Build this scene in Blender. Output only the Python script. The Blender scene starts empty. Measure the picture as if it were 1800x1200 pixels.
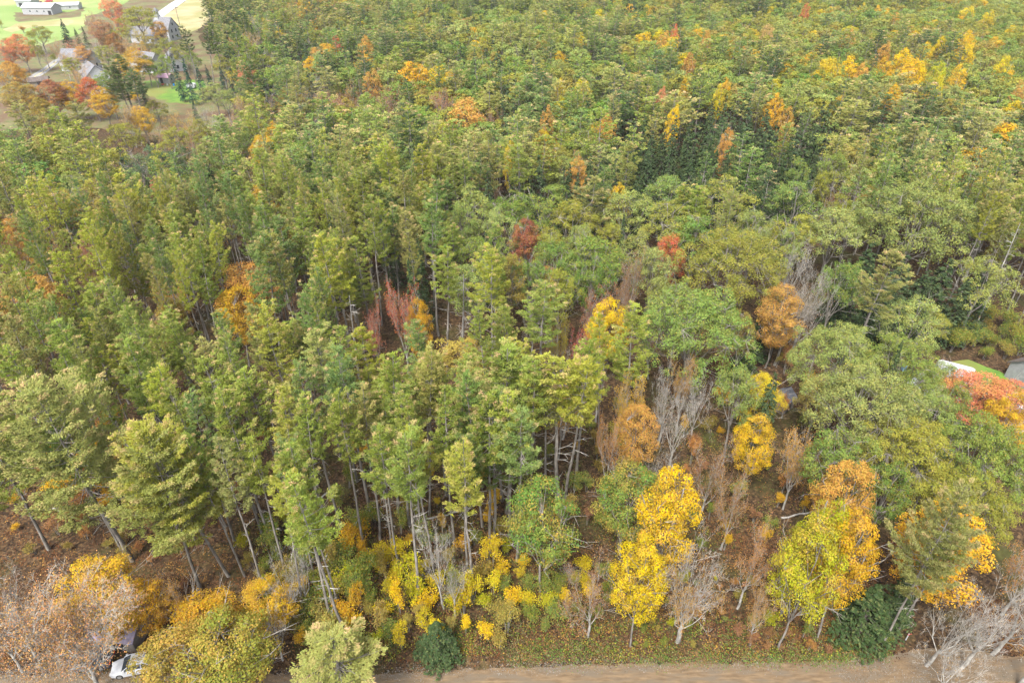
import bpy, math, random
import numpy as np
R = math.radians
rng = np.random.default_rng(7)
random.seed(7)
S = bpy.context.scene
COL = S.collection

# ------------------------------------------------------------------ camera, sky, sun, exposure
CAM_H = 65.0
PITCH = 34.4
cam_d = bpy.data.cameras.new('camera')
cam_d.sensor_width = 36.0
cam_d.lens = 24.0
cam_d.clip_start = 0.5
cam_d.clip_end = 6000
cam = bpy.data.objects.new('camera', cam_d)
COL.objects.link(cam)
cam.location = (0, 0, CAM_H)
cam.rotation_euler = (R(90 - PITCH), 0, 0)
S.camera = cam

SUN_EL, SUN_AZ = 58.0, 205.0          # behind the camera, a little left; thin overcast
world = bpy.data.worlds.new('World')
S.world = world
world.use_nodes = True
wn, wl = world.node_tree.nodes, world.node_tree.links
wn.clear()
wo = wn.new('ShaderNodeOutputWorld')
bg = wn.new('ShaderNodeBackground')
sky = wn.new('ShaderNodeTexSky')
sky.sky_type = 'NISHITA'
sky.sun_disc = False
sky.sun_elevation = R(SUN_EL)
sky.sun_rotation = R(SUN_AZ)
sky.dust_density = 4.0
sky.air_density = 1.0
sky.ozone_density = 1.0
hs = wn.new('ShaderNodeHueSaturation')
hs.inputs['Saturation'].default_value = 0.35
wl.new(sky.outputs[0], hs.inputs['Color'])
wl.new(hs.outputs[0], bg.inputs[0])
bg.inputs[1].default_value = 0.15
wl.new(bg.outputs[0], wo.inputs[0])

sun_d = bpy.data.lights.new('sun', 'SUN')
sun_d.energy = 2.0
sun_d.angle = R(14)
sun_d.color = (1.0, 0.955, 0.88)
sun = bpy.data.objects.new('sun', sun_d)
COL.objects.link(sun)
a = R(SUN_AZ)
# sun_rotation is measured clockwise from +Y
sx, sy, sz = math.sin(a) * math.cos(R(SUN_EL)), math.cos(a) * math.cos(R(SUN_EL)), math.sin(R(SUN_EL))
from mathutils import Vector
sun.rotation_euler = Vector((sx, sy, sz)).to_track_quat('Z', 'Y').to_euler()
S.view_settings.view_transform = 'Standard'
S.view_settings.look = 'None'
S.view_settings.exposure = 1.72
S.view_settings.gamma = 1.0
S.view_settings.use_curve_mapping = False
cy = S.cycles
cy.max_bounces = 5
cy.diffuse_bounces = 3
cy.glossy_bounces = 1
cy.transmission_bounces = 4
cy.volume_bounces = 0
cy.transparent_max_bounces = 4
cy.caustics_reflective = False
cy.caustics_refractive = False
cy.sample_clamp_indirect = 4.0
cy.use_denoising = True
cy.denoiser = "OPENIMAGEDENOISE"
cy.denoising_prefilter = "ACCURATE"
cy.denoising_input_passes = "RGB_ALBEDO_NORMAL"
cy.adaptive_threshold = 0.02

# ------------------------------------------------------------------ pixel (1800x1200) <-> ground
cp, sp_ = math.cos(R(PITCH)), math.sin(R(PITCH))
F = 1200.0
def at(px, py, z=0.0):
    u, v = (px - 900) / F, (600 - py) / F
    dx, dy, dz = u, cp + v * sp_, -sp_ + v * cp
    t = (z - CAM_H) / dz
    return (dx * t, dy * t, z)
def depth(x, y, z=0.0):
    return y * cp + (CAM_H - z) * sp_
def pix(x, y, z=0.0):
    d = depth(x, y, z)
    return 900 + F * x / d, 600 + F * (-(y * sp_) + (CAM_H - z) * cp) / d

# ------------------------------------------------------------------ materials
def lin(c):
    return tuple((v / 12.92 if v <= 0.04045 else ((v + 0.055) / 1.055) ** 2.4) for v in (x / 255 for x in c))
def mat_base(name):
    m = bpy.data.materials.new(name)
    m.use_nodes = True
    nt = m.node_tree
    nt.nodes.clear()
    out = nt.nodes.new('ShaderNodeOutputMaterial')
    return m, nt, out
def mat_leaf(name, tip=(0.36, 0.22, 0.11), trans=0.28, jit=0.5):
    """Foliage: the tree's own tint, some leaves turned towards TIP, leaf to leaf variation."""
    m, nt, out = mat_base(name)
    N, L = nt.nodes.new, nt.links.new
    at_ = N('ShaderNodeAttribute'); at_.attribute_type = 'INSTANCER'; at_.attribute_name = 'tint'
    lf = N('ShaderNodeAttribute'); lf.attribute_name = 'leaf'
    sep = N('ShaderNodeSeparateColor'); L(lf.outputs['Color'], sep.inputs[0])
    mx = N('ShaderNodeMix'); mx.data_type = 'RGBA'
    L(sep.outputs[0], mx.inputs[0]); L(at_.outputs['Color'], mx.inputs[6]); mx.inputs[7].default_value = (*tip, 1)
    hsv = N('ShaderNodeHueSaturation')
    mp = N('ShaderNodeMapRange'); mp.inputs[3].default_value = 1 - jit; mp.inputs[4].default_value = 1 + jit
    L(sep.outputs[1], mp.inputs[0]); L(mp.outputs[0], hsv.inputs['Value'])
    mh = N('ShaderNodeMapRange'); mh.inputs[3].default_value = 0.478; mh.inputs[4].default_value = 0.522
    L(sep.outputs[2], mh.inputs[0]); L(mh.outputs[0], hsv.inputs['Hue'])
    L(mx.outputs[2], hsv.inputs['Color'])
    d = N('ShaderNodeBsdfDiffuse'); t = N('ShaderNodeBsdfTranslucent')
    L(hsv.outputs[0], d.inputs[0]); L(hsv.outputs[0], t.inputs[0])
    ms = N('ShaderNodeMixShader'); ms.inputs[0].default_value = trans
    L(d.outputs[0], ms.inputs[1]); L(t.outputs[0], ms.inputs[2]); L(ms.outputs[0], out.inputs[0])
    return m
def mat_noise(name, c1, c2, scale=2.0, rough=0.85, detail=6, stretch=(1, 1, 1), bump=0.0, metal=0.0, c3=None, scale3=0.2):
    m, nt, out = mat_base(name)
    N, L = nt.nodes.new, nt.links.new
    tc = N('ShaderNodeTexCoord'); mp = N('ShaderNodeMapping'); mp.inputs['Scale'].default_value = stretch
    L(tc.outputs['Object'], mp.inputs[0])
    nz = N('ShaderNodeTexNoise'); nz.inputs['Scale'].default_value = scale; nz.inputs['Detail'].default_value = detail
    L(mp.outputs[0], nz.inputs[0])
    cr = N('ShaderNodeValToRGB'); cr.color_ramp.elements[0].position = 0.35; cr.color_ramp.elements[1].position = 0.65
    cr.color_ramp.elements[0].color = (*c1, 1); cr.color_ramp.elements[1].color = (*c2, 1)
    L(nz.outputs[0], cr.inputs[0])
    col = cr.outputs[0]
    if c3 is not None:
        n3 = N('ShaderNodeTexNoise'); n3.inputs['Scale'].default_value = scale3; n3.inputs['Detail'].default_value = 5
        L(mp.outputs[0], n3.inputs[0])
        c3r = N('ShaderNodeValToRGB'); c3r.color_ramp.elements[0].position = 0.45; c3r.color_ramp.elements[1].position = 0.6
        L(n3.outputs[0], c3r.inputs[0])
        mx = N('ShaderNodeMix'); mx.data_type = 'RGBA'
        L(c3r.outputs[0], mx.inputs[0]); L(col, mx.inputs[6]); mx.inputs[7].default_value = (*c3, 1)
        col = mx.outputs[2]
    b = N('ShaderNodeBsdfPrincipled'); b.inputs['Roughness'].default_value = rough
    b.inputs['Metallic'].default_value = metal
    b.inputs['Specular IOR Level'].default_value = 0.3
    L(col, b.inputs['Base Color'])
    if bump:
        bp = N('ShaderNodeBump'); bp.inputs['Strength'].default_value = bump; bp.inputs['Distance'].default_value = 0.05
        L(nz.outputs[0], bp.inputs['Height']); L(bp.outputs[0], b.inputs['Normal'])
    L(b.outputs[0], out.inputs[0])
    return m
def mat_glass(name, c=(0.03, 0.035, 0.04)):
    m = mat_noise(name, c, tuple(v * 1.3 for v in c), 3, 0.08)
    return m

M = {}
M['needles'] = mat_leaf('pine_needles', tip=(0.45, 0.29, 0.16), trans=0.25, jit=0.30)
M['leaves'] = mat_leaf('broad_leaves', tip=(0.36, 0.27, 0.06), trans=0.3, jit=0.30)
M['hem'] = mat_leaf('hemlock_sprays', tip=(0.10, 0.12, 0.045), trans=0.2, jit=0.3)
M['turned'] = mat_leaf('turned_leaves', tip=(0.44, 0.26, 0.06), trans=0.34, jit=0.26)
M['bark'] = mat_noise('grey_brown_bark', (0.09, 0.08, 0.068), (0.225, 0.205, 0.18), 3.5, 0.95, stretch=(1, 1, 0.25), bump=0.6)
M['bark_pale'] = mat_noise('pale_grey_bark', (0.14, 0.13, 0.115), (0.33, 0.315, 0.285), 3.0, 0.9, stretch=(1, 1, 0.5), bump=0.4)
M['bark_dark'] = mat_noise('dark_bark', (0.05, 0.042, 0.036), (0.13, 0.11, 0.095), 3.5, 0.95, stretch=(1, 1, 0.3), bump=0.6)

# ------------------------------------------------------------------ mesh helpers (numpy)
class Buf:
    """Collects quads (tris repeat nothing: separate list) with a material slot and a colour per face."""
    def __init__(s):
        s.v, s.q, s.t, s.qc, s.tc, s.n, s.qm, s.tm = [], [], [], [], [], 0, [], []
    def quads(s, V, c=None, m=0):
        V = np.asarray(V, float).reshape(-1, 4, 3); k = len(V)
        if not k: return
        s.v.append(V.reshape(-1, 3)); s.q.append(np.arange(4 * k).reshape(-1, 4) + s.n); s.n += 4 * k
        s.qc.append(np.full((k, 3), 0.5) if c is None else np.asarray(c, float).reshape(k, 3)); s.qm.append(np.full(k, m))
    def tris(s, V, c=None, m=0):
        V = np.asarray(V, float).reshape(-1, 3, 3); k = len(V)
        if not k: return
        s.v.append(V.reshape(-1, 3)); s.t.append(np.arange(3 * k).reshape(-1, 3) + s.n); s.n += 3 * k
        s.tc.append(np.full((k, 3), 0.5) if c is None else np.asarray(c, float).reshape(k, 3)); s.tm.append(np.full(k, m))
    def grid(s, V, Q, m=0):
        V = np.asarray(V, float); Q = np.asarray(Q, int)
        s.v.append(V); s.q.append(Q + s.n); s.n += len(V)
        s.qc.append(np.full((len(Q), 3), 0.5)); s.qm.append(np.full(len(Q), m))
    def extend(s, o, m):
        for V in o.v: s.v.append(V)
        for a_ in o.q: s.q.append(a_ + s.n)
        for a_ in o.t: s.t.append(a_ + s.n)
        s.qc += o.qc; s.tc += o.tc
        s.qm += [np.full(len(a_), m) for a_ in o.q]; s.tm += [np.full(len(a_), m) for a_ in o.t]
        s.n += o.n
    def mesh(s, name, mats, smooth=False):
        me = bpy.data.meshes.new(name)
        V = np.concatenate(s.v) if s.v else np.zeros((0, 3))
        Q = np.concatenate(s.q) if s.q else np.zeros((0, 4), int)
        T = np.concatenate(s.t) if s.t else np.zeros((0, 3), int)
        C = np.concatenate([*(s.qc or [np.zeros((0, 3))]), *(s.tc or [np.zeros((0, 3))])])
        MI = np.concatenate([*(s.qm or [np.zeros(0)]), *(s.tm or [np.zeros(0)])]).astype(np.int32)
        me.vertices.add(len(V)); me.vertices.foreach_set('co', V.astype(np.float32).ravel())
        lv = np.concatenate([Q.ravel(), T.ravel()]).astype(np.int32)
        me.loops.add(len(lv)); me.loops.foreach_set('vertex_index', lv)
        st = np.concatenate([np.arange(len(Q)) * 4, len(Q) * 4 + np.arange(len(T)) * 3]).astype(np.int32)
        me.polygons.add(len(st)); me.polygons.foreach_set('loop_start', st)
        me.polygons.foreach_set('material_index', MI)
        me.polygons.foreach_set('use_smooth', np.full(len(st), smooth))
        me.update(calc_edges=True)
        at_ = me.attributes.new('leaf', 'FLOAT_COLOR', 'FACE')
        at_.data.foreach_set('color', np.concatenate([C, np.ones((len(C), 1))], 1).astype(np.float32).ravel())
        for m in (mats if isinstance(mats, (list, tuple)) else [mats]): me.materials.append(m)
        return me
def norm(v):
    return v / np.maximum(np.linalg.norm(v, axis=-1, keepdims=True), 1e-9)
def rand_dir(n, r=None):
    return norm((r or rng).normal(size=(n, 3)))
def prisms(buf, P0, P1, r0, r1, sides=4, m=0):
    """Open tapered prisms between arrays of points."""
    P0, P1 = np.atleast_2d(P0).astype(float), np.atleast_2d(P1).astype(float); n = len(P0)
    if not n: return
    r0 = np.broadcast_to(r0, n); r1 = np.broadcast_to(r1, n)
    d = norm(P1 - P0)
    ref = np.where(np.abs(d[:, 2:3]) > 0.9, np.array([[1., 0, 0]]), np.array([[0., 0, 1]]))
    u = norm(np.cross(d, ref)); w = np.cross(d, u)
    an = np.arange(sides) * 2 * math.pi / sides
    ring = u[:, None, :] * np.cos(an)[None, :, None] + w[:, None, :] * np.sin(an)[None, :, None]
    A = P0[:, None] + ring * r0[:, None, None]; B = P1[:, None] + ring * r1[:, None, None]
    q = np.stack([A, np.roll(A, -1, 1), np.roll(B, -1, 1), B], 2).reshape(-1, 4, 3)
    buf.quads(q, m=m)
def tube(buf, pts, rad, sides=8, cap=True, rough=0.0, r_=None, m=0):
    pts = np.asarray(pts, float); k = len(pts)
    d = np.gradient(pts, axis=0); d = norm(d)
    ref = np.array([0, 0, 1.]) if abs(d[0, 2]) < 0.8 else np.array([1., 0, 0])
    u = norm(np.cross(d, ref)); w = np.cross(d, u)
    an = np.arange(sides) * 2 * math.pi / sides
    rr = np.asarray(rad, float)[:, None] * (1 + rough * (r_ or rng).uniform(-1, 1, (k, sides)))
    V = pts[:, None] + (u[:, None] * np.cos(an)[None, :, None] + w[:, None] * np.sin(an)[None, :, None]) * rr[..., None]
    Q = []
    for i in range(k - 1):
        for j in range(sides):
            Q.append((i * sides + j, i * sides + (j + 1) % sides, (i + 1) * sides + (j + 1) % sides, (i + 1) * sides + j))
    buf.grid(V.reshape(-1, 3), Q, m)
def cards(buf, C, Nn, size, aspect=0.7, col=None, m=0, r_=None):
    """Leaf shaped rhombs at C with normal Nn."""
    n = len(C)
    if not n: return
    r_ = r_ or rng
    t = rand_dir(n, r_); u = norm(np.cross(Nn, t)); w = np.cross(Nn, u)
    size = np.broadcast_to(size, n)[:, None]
    a_, b_ = u * size * 0.5, w * size * 0.5 * aspect
    q = np.stack([C - a_, C + b_ - a_ * 0.1, C + a_, C - b_ - a_ * 0.1], 1)
    buf.quads(q, col, m)
def leafcol(n, tip=0.0, r_=None, tipv=None):
    r_ = r_ or rng
    c = np.empty((n, 3)); c[:, 0] = tip if tipv is None else tipv
    c[:, 1] = np.clip(r_.normal(0.5, 0.16, n), 0, 1); c[:, 2] = r_.uniform(0, 1, n)
    return c

# ------------------------------------------------------------------ tree builders: return (crown Buf, trunk Buf, deadwood Buf or None)
def build_pine(seed, lod=0, base=0.5, H=24.0, Rd=3.4, dense=1.0, fine=1.0):
    r = np.random.default_rng(seed)
    cr, tr, dw = Buf(), Buf(), Buf()
    k = 9
    zz = np.linspace(0, H, k)
    bend = np.cumsum(r.normal(0, 0.09, (k, 2)), 0); bend -= bend[0]
    pts = np.c_[bend, zz]
    rad = np.interp(zz, [0, 1.2, H * 0.5, H], [0.25, 0.19, 0.14, 0.02])
    tube(tr, pts, rad, 7 if lod == 0 else 4, rough=0.06, r_=r)
    axis = lambda z: np.array([np.interp(z, zz, pts[:, 0]), np.interp(z, zz, pts[:, 1])])
    cb = H * base
    step = 0.80 if lod == 0 else 1.15
    z = cb
    P0, P1, r0 = [], [], []
    Cc, Cd, Ct, Cs = [], [], [], []
    lop = r.uniform(0, 2 * math.pi); lopk = r.uniform(0.08, 0.3)
    while z < H - 0.2:
        t = (z - cb) / (H - cb)
        prof = (0.62 + 0.38 * min(1, t / 0.25)) * (1 - t) ** 0.62 + 0.05
        nb = int(r.integers(4, 7)) if t < 0.8 else 4
        a0 = r.uniform(0, 6.28)
        for b in range(nb):
            if r.uniform() < 0.16: continue
            az = a0 + b * 6.283 / nb + r.normal(0, 0.25)
            L = Rd * prof * r.uniform(0.5, 1.28) * (1 + lopk * math.cos(az - lop)) * (0.7 if r.uniform() < 0.2 else 1)
            rise = 0.12 + 0.75 * t ** 1.5 + r.normal(0, 0.07)
            s = np.linspace(0, 1, 6)
            dirh = np.array([math.cos(az), math.sin(az)])
            hx = L * s
            hz = L * (rise * s - 0.22 * np.sin(s * math.pi) * (1 - t) + 0.12 * s ** 3)
            ax = axis(z)
            bp = np.c_[ax[0] + dirh[0] * hx, ax[1] + dirh[1] * hx, z + hz]
            for i in range(5 if lod == 0 else 2):
                j0, j1 = (i, i + 1) if lod == 0 else ((0, 2) if i == 0 else (2, 5))
                P0.append(bp[j0]); P1.append(bp[j1]); r0.append(0.045 * (1 - j0 / 7) * (0.5 + 0.5 * (1 - t)))
            # clumps of needles on flat side sprays
            nc = max(3, int((11 if lod == 0 else 6) * L / 2.2 * dense) + 1)
            ss = r.uniform(0.0, 1, nc) ** 0.75 * (0.72 if t < 0.8 else 0.95) + (0.30 if t < 0.8 else 0.08); ss = np.clip(ss, 0, 1.03)
            wid = 0.34 * L * np.sin(np.clip(ss, 0, 1) * math.pi * 0.85 + 0.25)
            lat = r.uniform(-1, 1, nc) * wid
            px_ = np.c_[np.interp(ss, s, bp[:, 0]), np.interp(ss, s, bp[:, 1]), np.interp(ss, s, bp[:, 2])]
            perp = np.array([-dirh[1], dirh[0], 0])
            c = px_ + perp * lat[:, None] + np.c_[np.zeros((nc, 2)), r.normal(0.06, 0.09, nc)]
            d = norm(np.c_[np.tile(dirh, (nc, 1)), np.full(nc, 0.35)] + perp * (lat / max(L, .1))[:, None] * 2.2)
            Cc.append(c); Cd.append(d); Cs.append(np.full(nc, 1.0))
            Ct.append(np.clip((ss - 0.72) / 0.3, 0, 1) * (0.25 + 0.75 * t) * r.choice([0.05, 0.35, 1.0], nc, p=[.42, .33, .25]))
        z += step * r.uniform(0.8, 1.25)
    C, D, T = np.concatenate(Cc), np.concatenate(Cd), np.concatenate(Ct)
    nt_ = int(24 / fine) if lod == 0 else 9
    n = len(C)
    Cx = np.repeat(C, nt_, 0) + r.normal(0, 0.15 if lod == 0 else 0.22, (n * nt_, 3)) * [1, 1, 0.40]
    Dx = norm(np.repeat(D, nt_, 0) * 0.85 + rand_dir(n * nt_, r) * 0.75 + [0, 0, 0.28])
    Ln = r.uniform(0.17, 0.34, n * nt_) * (fine if lod == 0 else 1.6)
    sd = norm(np.cross(Dx, rand_dir(n * nt_, r) * 0.55 + [0, 0, 1.0]))
    Wd = Ln * (0.34 if lod == 0 else 0.5)
    q = np.stack([Cx - Dx * Ln[:, None] * 0.3, Cx + sd * Wd[:, None] * 0.5 + Dx * Ln[:, None] * .25, Cx + Dx * Ln[:, None] * 0.7, Cx - sd * Wd[:, None] * 0.5 + Dx * Ln[:, None] * .25], 1)
    g = np.repeat(np.clip(r.normal(0.5, 0.16, n), 0, 1), nt_)
    col = leafcol(n * nt_, r_=r, tipv=np.repeat(T, nt_))
    col[:, 1] = 0.5 * col[:, 1] + 0.5 * g
    cr.quads(q, col)
    prisms(tr, np.array(P0), np.array(P1), np.array(r0), np.array(r0) * 0.7, 3)
    # dead lower branches
    if lod == 0:
        dw = tr; nd = 15
        zd = r.uniform(H * 0.22, cb + 1, nd) ; azd = r.uniform(0, 6.28, nd); Ld = r.uniform(0.4, 2.3, nd) * np.interp(zd, [H * .2, cb], [0.45, 1])
        A = np.c_[[*map(lambda q_: axis(q_)[0], zd)], [*map(lambda q_: axis(q_)[1], zd)], zd]
        dr = np.c_[np.cos(azd), np.sin(azd), r.normal(0.1, 0.2, nd)]
        Bm = A + dr * (Ld * 0.55)[:, None]; E = Bm + (dr + r.normal(0, 0.25, (nd, 3))) * (Ld * 0.5)[:, None]
        prisms(dw, A, Bm, 0.035, 0.026, 3, m=1); prisms(dw, Bm, E, 0.026, 0.01, 3, m=1)
        for _ in range(2):
            E2 = Bm + (dr + r.normal(0, 0.6, (nd, 3))) * (Ld * 0.4)[:, None]
            prisms(dw, Bm, E2, 0.02, 0.008, 3, m=1)
    return cr, tr, None

def limb_tree(r, H, fork, spread, tr, n1=6, n2=4, sides=6, r_trunk=0.26, split=False):
    """Trunk with rising limbs; returns the limb ends."""
    k = 6
    zz = np.linspace(0, fork, k); bend = np.cumsum(r.normal(0, 0.08, (k, 2)), 0); bend -= bend[0]
    pts = np.c_[bend, zz]
    tube(tr, pts, np.linspace(r_trunk * 1.25, r_trunk * 0.8, k), sides, rough=0.05, r_=r)
    top = pts[-1]; ends = []
    a0 = r.uniform(0, 6.28)
    for i in range(n1):
        az = a0 + i * 6.283 / n1 + r.normal(0, 0.3)
        el = r.uniform(0.75, 1.35) if i else 1.5
        L = (H - fork) * (0.62 + 0.3 * math.sin(el) ** 3) * r.uniform(0.8, 1.0)
        st = pts[-1 - int(r.integers(0, 2))] if i else top
        d = np.array([math.cos(az) * math.cos(el) * spread, math.sin(az) * math.cos(el) * spread, math.sin(el)])
        p = [st]
        for j in range(4):
            p.append(p[-1] + d * L / 4); d = norm(d + r.normal(0, 0.12, 3) + [0, 0, 0.1])
        tube(tr, p, np.linspace(r_trunk * 0.55, 0.05, 5), 5 if sides > 4 else 3, r_=r)
        ends.append(p[-1])
        for b in range(n2):
            j = int(r.integers(1, 4)); d2 = norm(d + rand_dir(1, r)[0] * 0.9 + np.array([math.cos(az), math.sin(az), 0]) * 0.3)
            e = p[j] + d2 * L * 0.38
            prisms(tr, [p[j]], [e], 0.045, 0.018, 3); ends.append(e)
            if sides > 4:
                for _ in range(2):
                    e2 = e + norm(d2 + rand_dir(1, r)[0] * 0.8) * L * 0.16
                    prisms(tr, [e], [e2], 0.025, 0.008, 3)
    return ends

def build_broad(seed, lod=0, H=18.0, D=10.0, bottom=0.28, nblob=90, blob=1.35, per=250, leaf=0.22, lobes=0, shape='dome', fork=0.35, sparse=1.0, tip=0.12, limbs=6, inner=0.25, droop=0.0):
    r = np.random.default_rng(seed)
    cr, tr = Buf(), Buf()
    if lod: nblob, per, leaf, blob = int(nblob * 0.8), int(per * 0.30), leaf * 1.9, blob * 1.1
    ends = limb_tree(r, H, H * fork, 1.0 if shape != 'oval' else 0.75, tr, limbs, 4 if lod == 0 else 1, 7 if lod == 0 else 4, r_trunk=0.22 if D > 7 else 0.12)
    c0 = np.array([0, 0, H * (bottom + (1 - bottom) * (0.42 if shape == 'dome' else 0.45))])
    rz_up, rz_dn = H - c0[2] - blob * 0.5, c0[2] - H * bottom
    C = []; tries = 0
    sub = rand_dir(5, r) * [1, 1, 0.5]        # big lobes push the outline about
    LB = []
    for li in range(lobes * 40):
        if len(LB) >= lobes: break
        d = rand_dir(1, r)[0]
        if d[2] < -0.35: continue
        p = c0 + d * np.array([D * 0.5, D * 0.5, rz_up if d[2] > 0 else rz_dn]) * r.uniform(0.42, 0.76)
        RL = D * r.uniform(0.12, 0.20)
        if all(np.linalg.norm(p - q[0]) > 0.85 * max(RL, q[1]) for q in LB): LB.append((p, RL, d, r.uniform()))
    if LB:
        per_l = max(4, nblob // len(LB))
        for p, RL, d, hue in LB:
            for k_ in range(per_l):
                q = norm(rand_dir(1, r)[0] + d * 0.6 + [0, 0, 0.45]); b = blob * r.uniform(0.5, 1.05) * 0.72
                C.append((p + q * RL * r.uniform(0.75, 1.15) * [1, 1, 0.85], b, q))
        nblob = 0
    while len(C) < nblob and tries < 6000:
        tries += 1
        d = rand_dir(1, r)[0]
        rad = r.uniform(0.80, 1.0) if r.uniform() > inner else r.uniform(0.35, 0.8)
        lob = 1 + 0.20 * max(float(np.max(sub @ d)), 0) - 0.16 * r.uniform()
        w = (D * 0.5 - blob * 0.35) * lob
        if shape == 'oval' and d[2] > 0: w *= 1 - 0.25 * d[2]
        p = c0 + np.array([d[0] * w, d[1] * w, d[2] * (rz_up if d[2] > 0 else rz_dn)]) * rad
        b = blob * r.uniform(0.55, 1.3)
        if d[2] < -0.2: b *= 0.8
        if all(np.linalg.norm(p - q[0]) > 0.62 * (b + q[1]) * (0.72 if shape == 'dome' else 0.52) for q in C): C.append((p, b, d))
    Cn, Nn, cl = [], [], []
    for p, b, d in C:
        n = int(per * (b / blob) ** 2 * sparse * r.uniform(0.75, 1.15))
        q = rand_dir(n, r); q = norm(q + d * 0.35 + [0, 0, 0.32])
        rr = b * (0.55 + 0.55 * r.uniform(0, 1, n) ** 0.8); st_ = r.uniform(0.75, 1.3, 3)
        ct = p + q * rr[:, None] * [st_[0], st_[1], 0.8 * st_[2]] + np.c_[np.zeros((n, 2)), -droop * r.uniform(0, 1, n)]
        Cn.append(ct); Nn.append(norm(q * 0.9 + rand_dir(n, r) * 0.55 + [0, 0, 0.2]))
        c = leafcol(n, r_=r); bt = r.uniform() ** 2
        c[:, 0] = np.clip(tip * 2 * bt + (r.uniform(0, 1, n) < tip * 0.35) * 0.6, 0, 1); c[:, 1] = 0.62 * c[:, 1] + 0.38 * r.uniform()
        cl.append(c)
        if lod == 0:
            e = min(ends, key=lambda e_: np.linalg.norm(e_ - p))
            prisms(tr, [e], [p], 0.03, 0.012, 3)
            tw = p + rand_dir(3, r) * b * 0.8
            prisms(tr, np.tile(p, (3, 1)), tw, 0.014, 0.006, 3)
    C_, N_, K_ = np.concatenate(Cn), np.concatenate(Nn), np.concatenate(cl)
    cards(cr, C_, N_, leaf * r.uniform(0.7, 1.25, len(C_)), 0.75, K_, r_=r)
    return cr, tr, None

def build_hemlock(seed, lod=0, H=18.0, Rd=3.6, low=0.06):
    r = np.random.default_rng(seed)
    cr, tr = Buf(), Buf()
    zz = np.linspace(0, H, 6); tube(tr, np.c_[np.cumsum(r.normal(0, 0.03, (6, 2)), 0), zz], np.interp(zz, [0, H], [0.22, 0.02]), 6 if lod == 0 else 4, r_=r)
    nb = 150 if lod == 0 else 60
    t = np.sort(r.uniform(0, 1, nb) ** 0.9)
    CC, NN = [], []
    P0, P1 = [], []
    for ti in t:
        z = H * (low + (0.985 - low) * ti); L = Rd * ((1 - ti) ** 0.85 * r.uniform(0.72, 1.1) + 0.05); az = r.uniform(0, 6.28)
        dh = np.array([math.cos(az), math.sin(az), 0]); pp = np.array([-dh[1], dh[0], 0])
        n = int((26 if lod == 0 else 9) * (0.4 + L / Rd * 1.2))
        s = r.uniform(0.15, 1, n) ** 0.7
        c = dh * (s * L)[:, None] + pp * (r.uniform(-1, 1, n) * 0.30 * L * np.sin(s * 2.6 + .3))[:, None]
        c[:, 2] = z + L * (0.14 * s - 0.42 * s * s) + r.normal(0, 0.07, n)
        CC.append(c); NN.append(norm(dh * 0.45 + np.array([0, 0, 0.9]) + r.normal(0, 0.35, (n, 3))))
        P0.append([0, 0, z]); P1.append([dh[0] * L * .8, dh[1] * L * .8, z - L * 0.13])
    C, Nn = np.concatenate(CC), np.concatenate(NN)
    col = leafcol(len(C), r_=r); col[:, 0] = (r.uniform(0, 1, len(C)) < 0.18) * 0.7
    cards(cr, C, Nn, (0.42 if lod == 0 else 0.8) * r.uniform(0.7, 1.3, len(C)), 0.5, col, r_=r)
    prisms(tr, np.array(P0), np.array(P1), 0.03, 0.01, 3)
    return cr, tr, None

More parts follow.
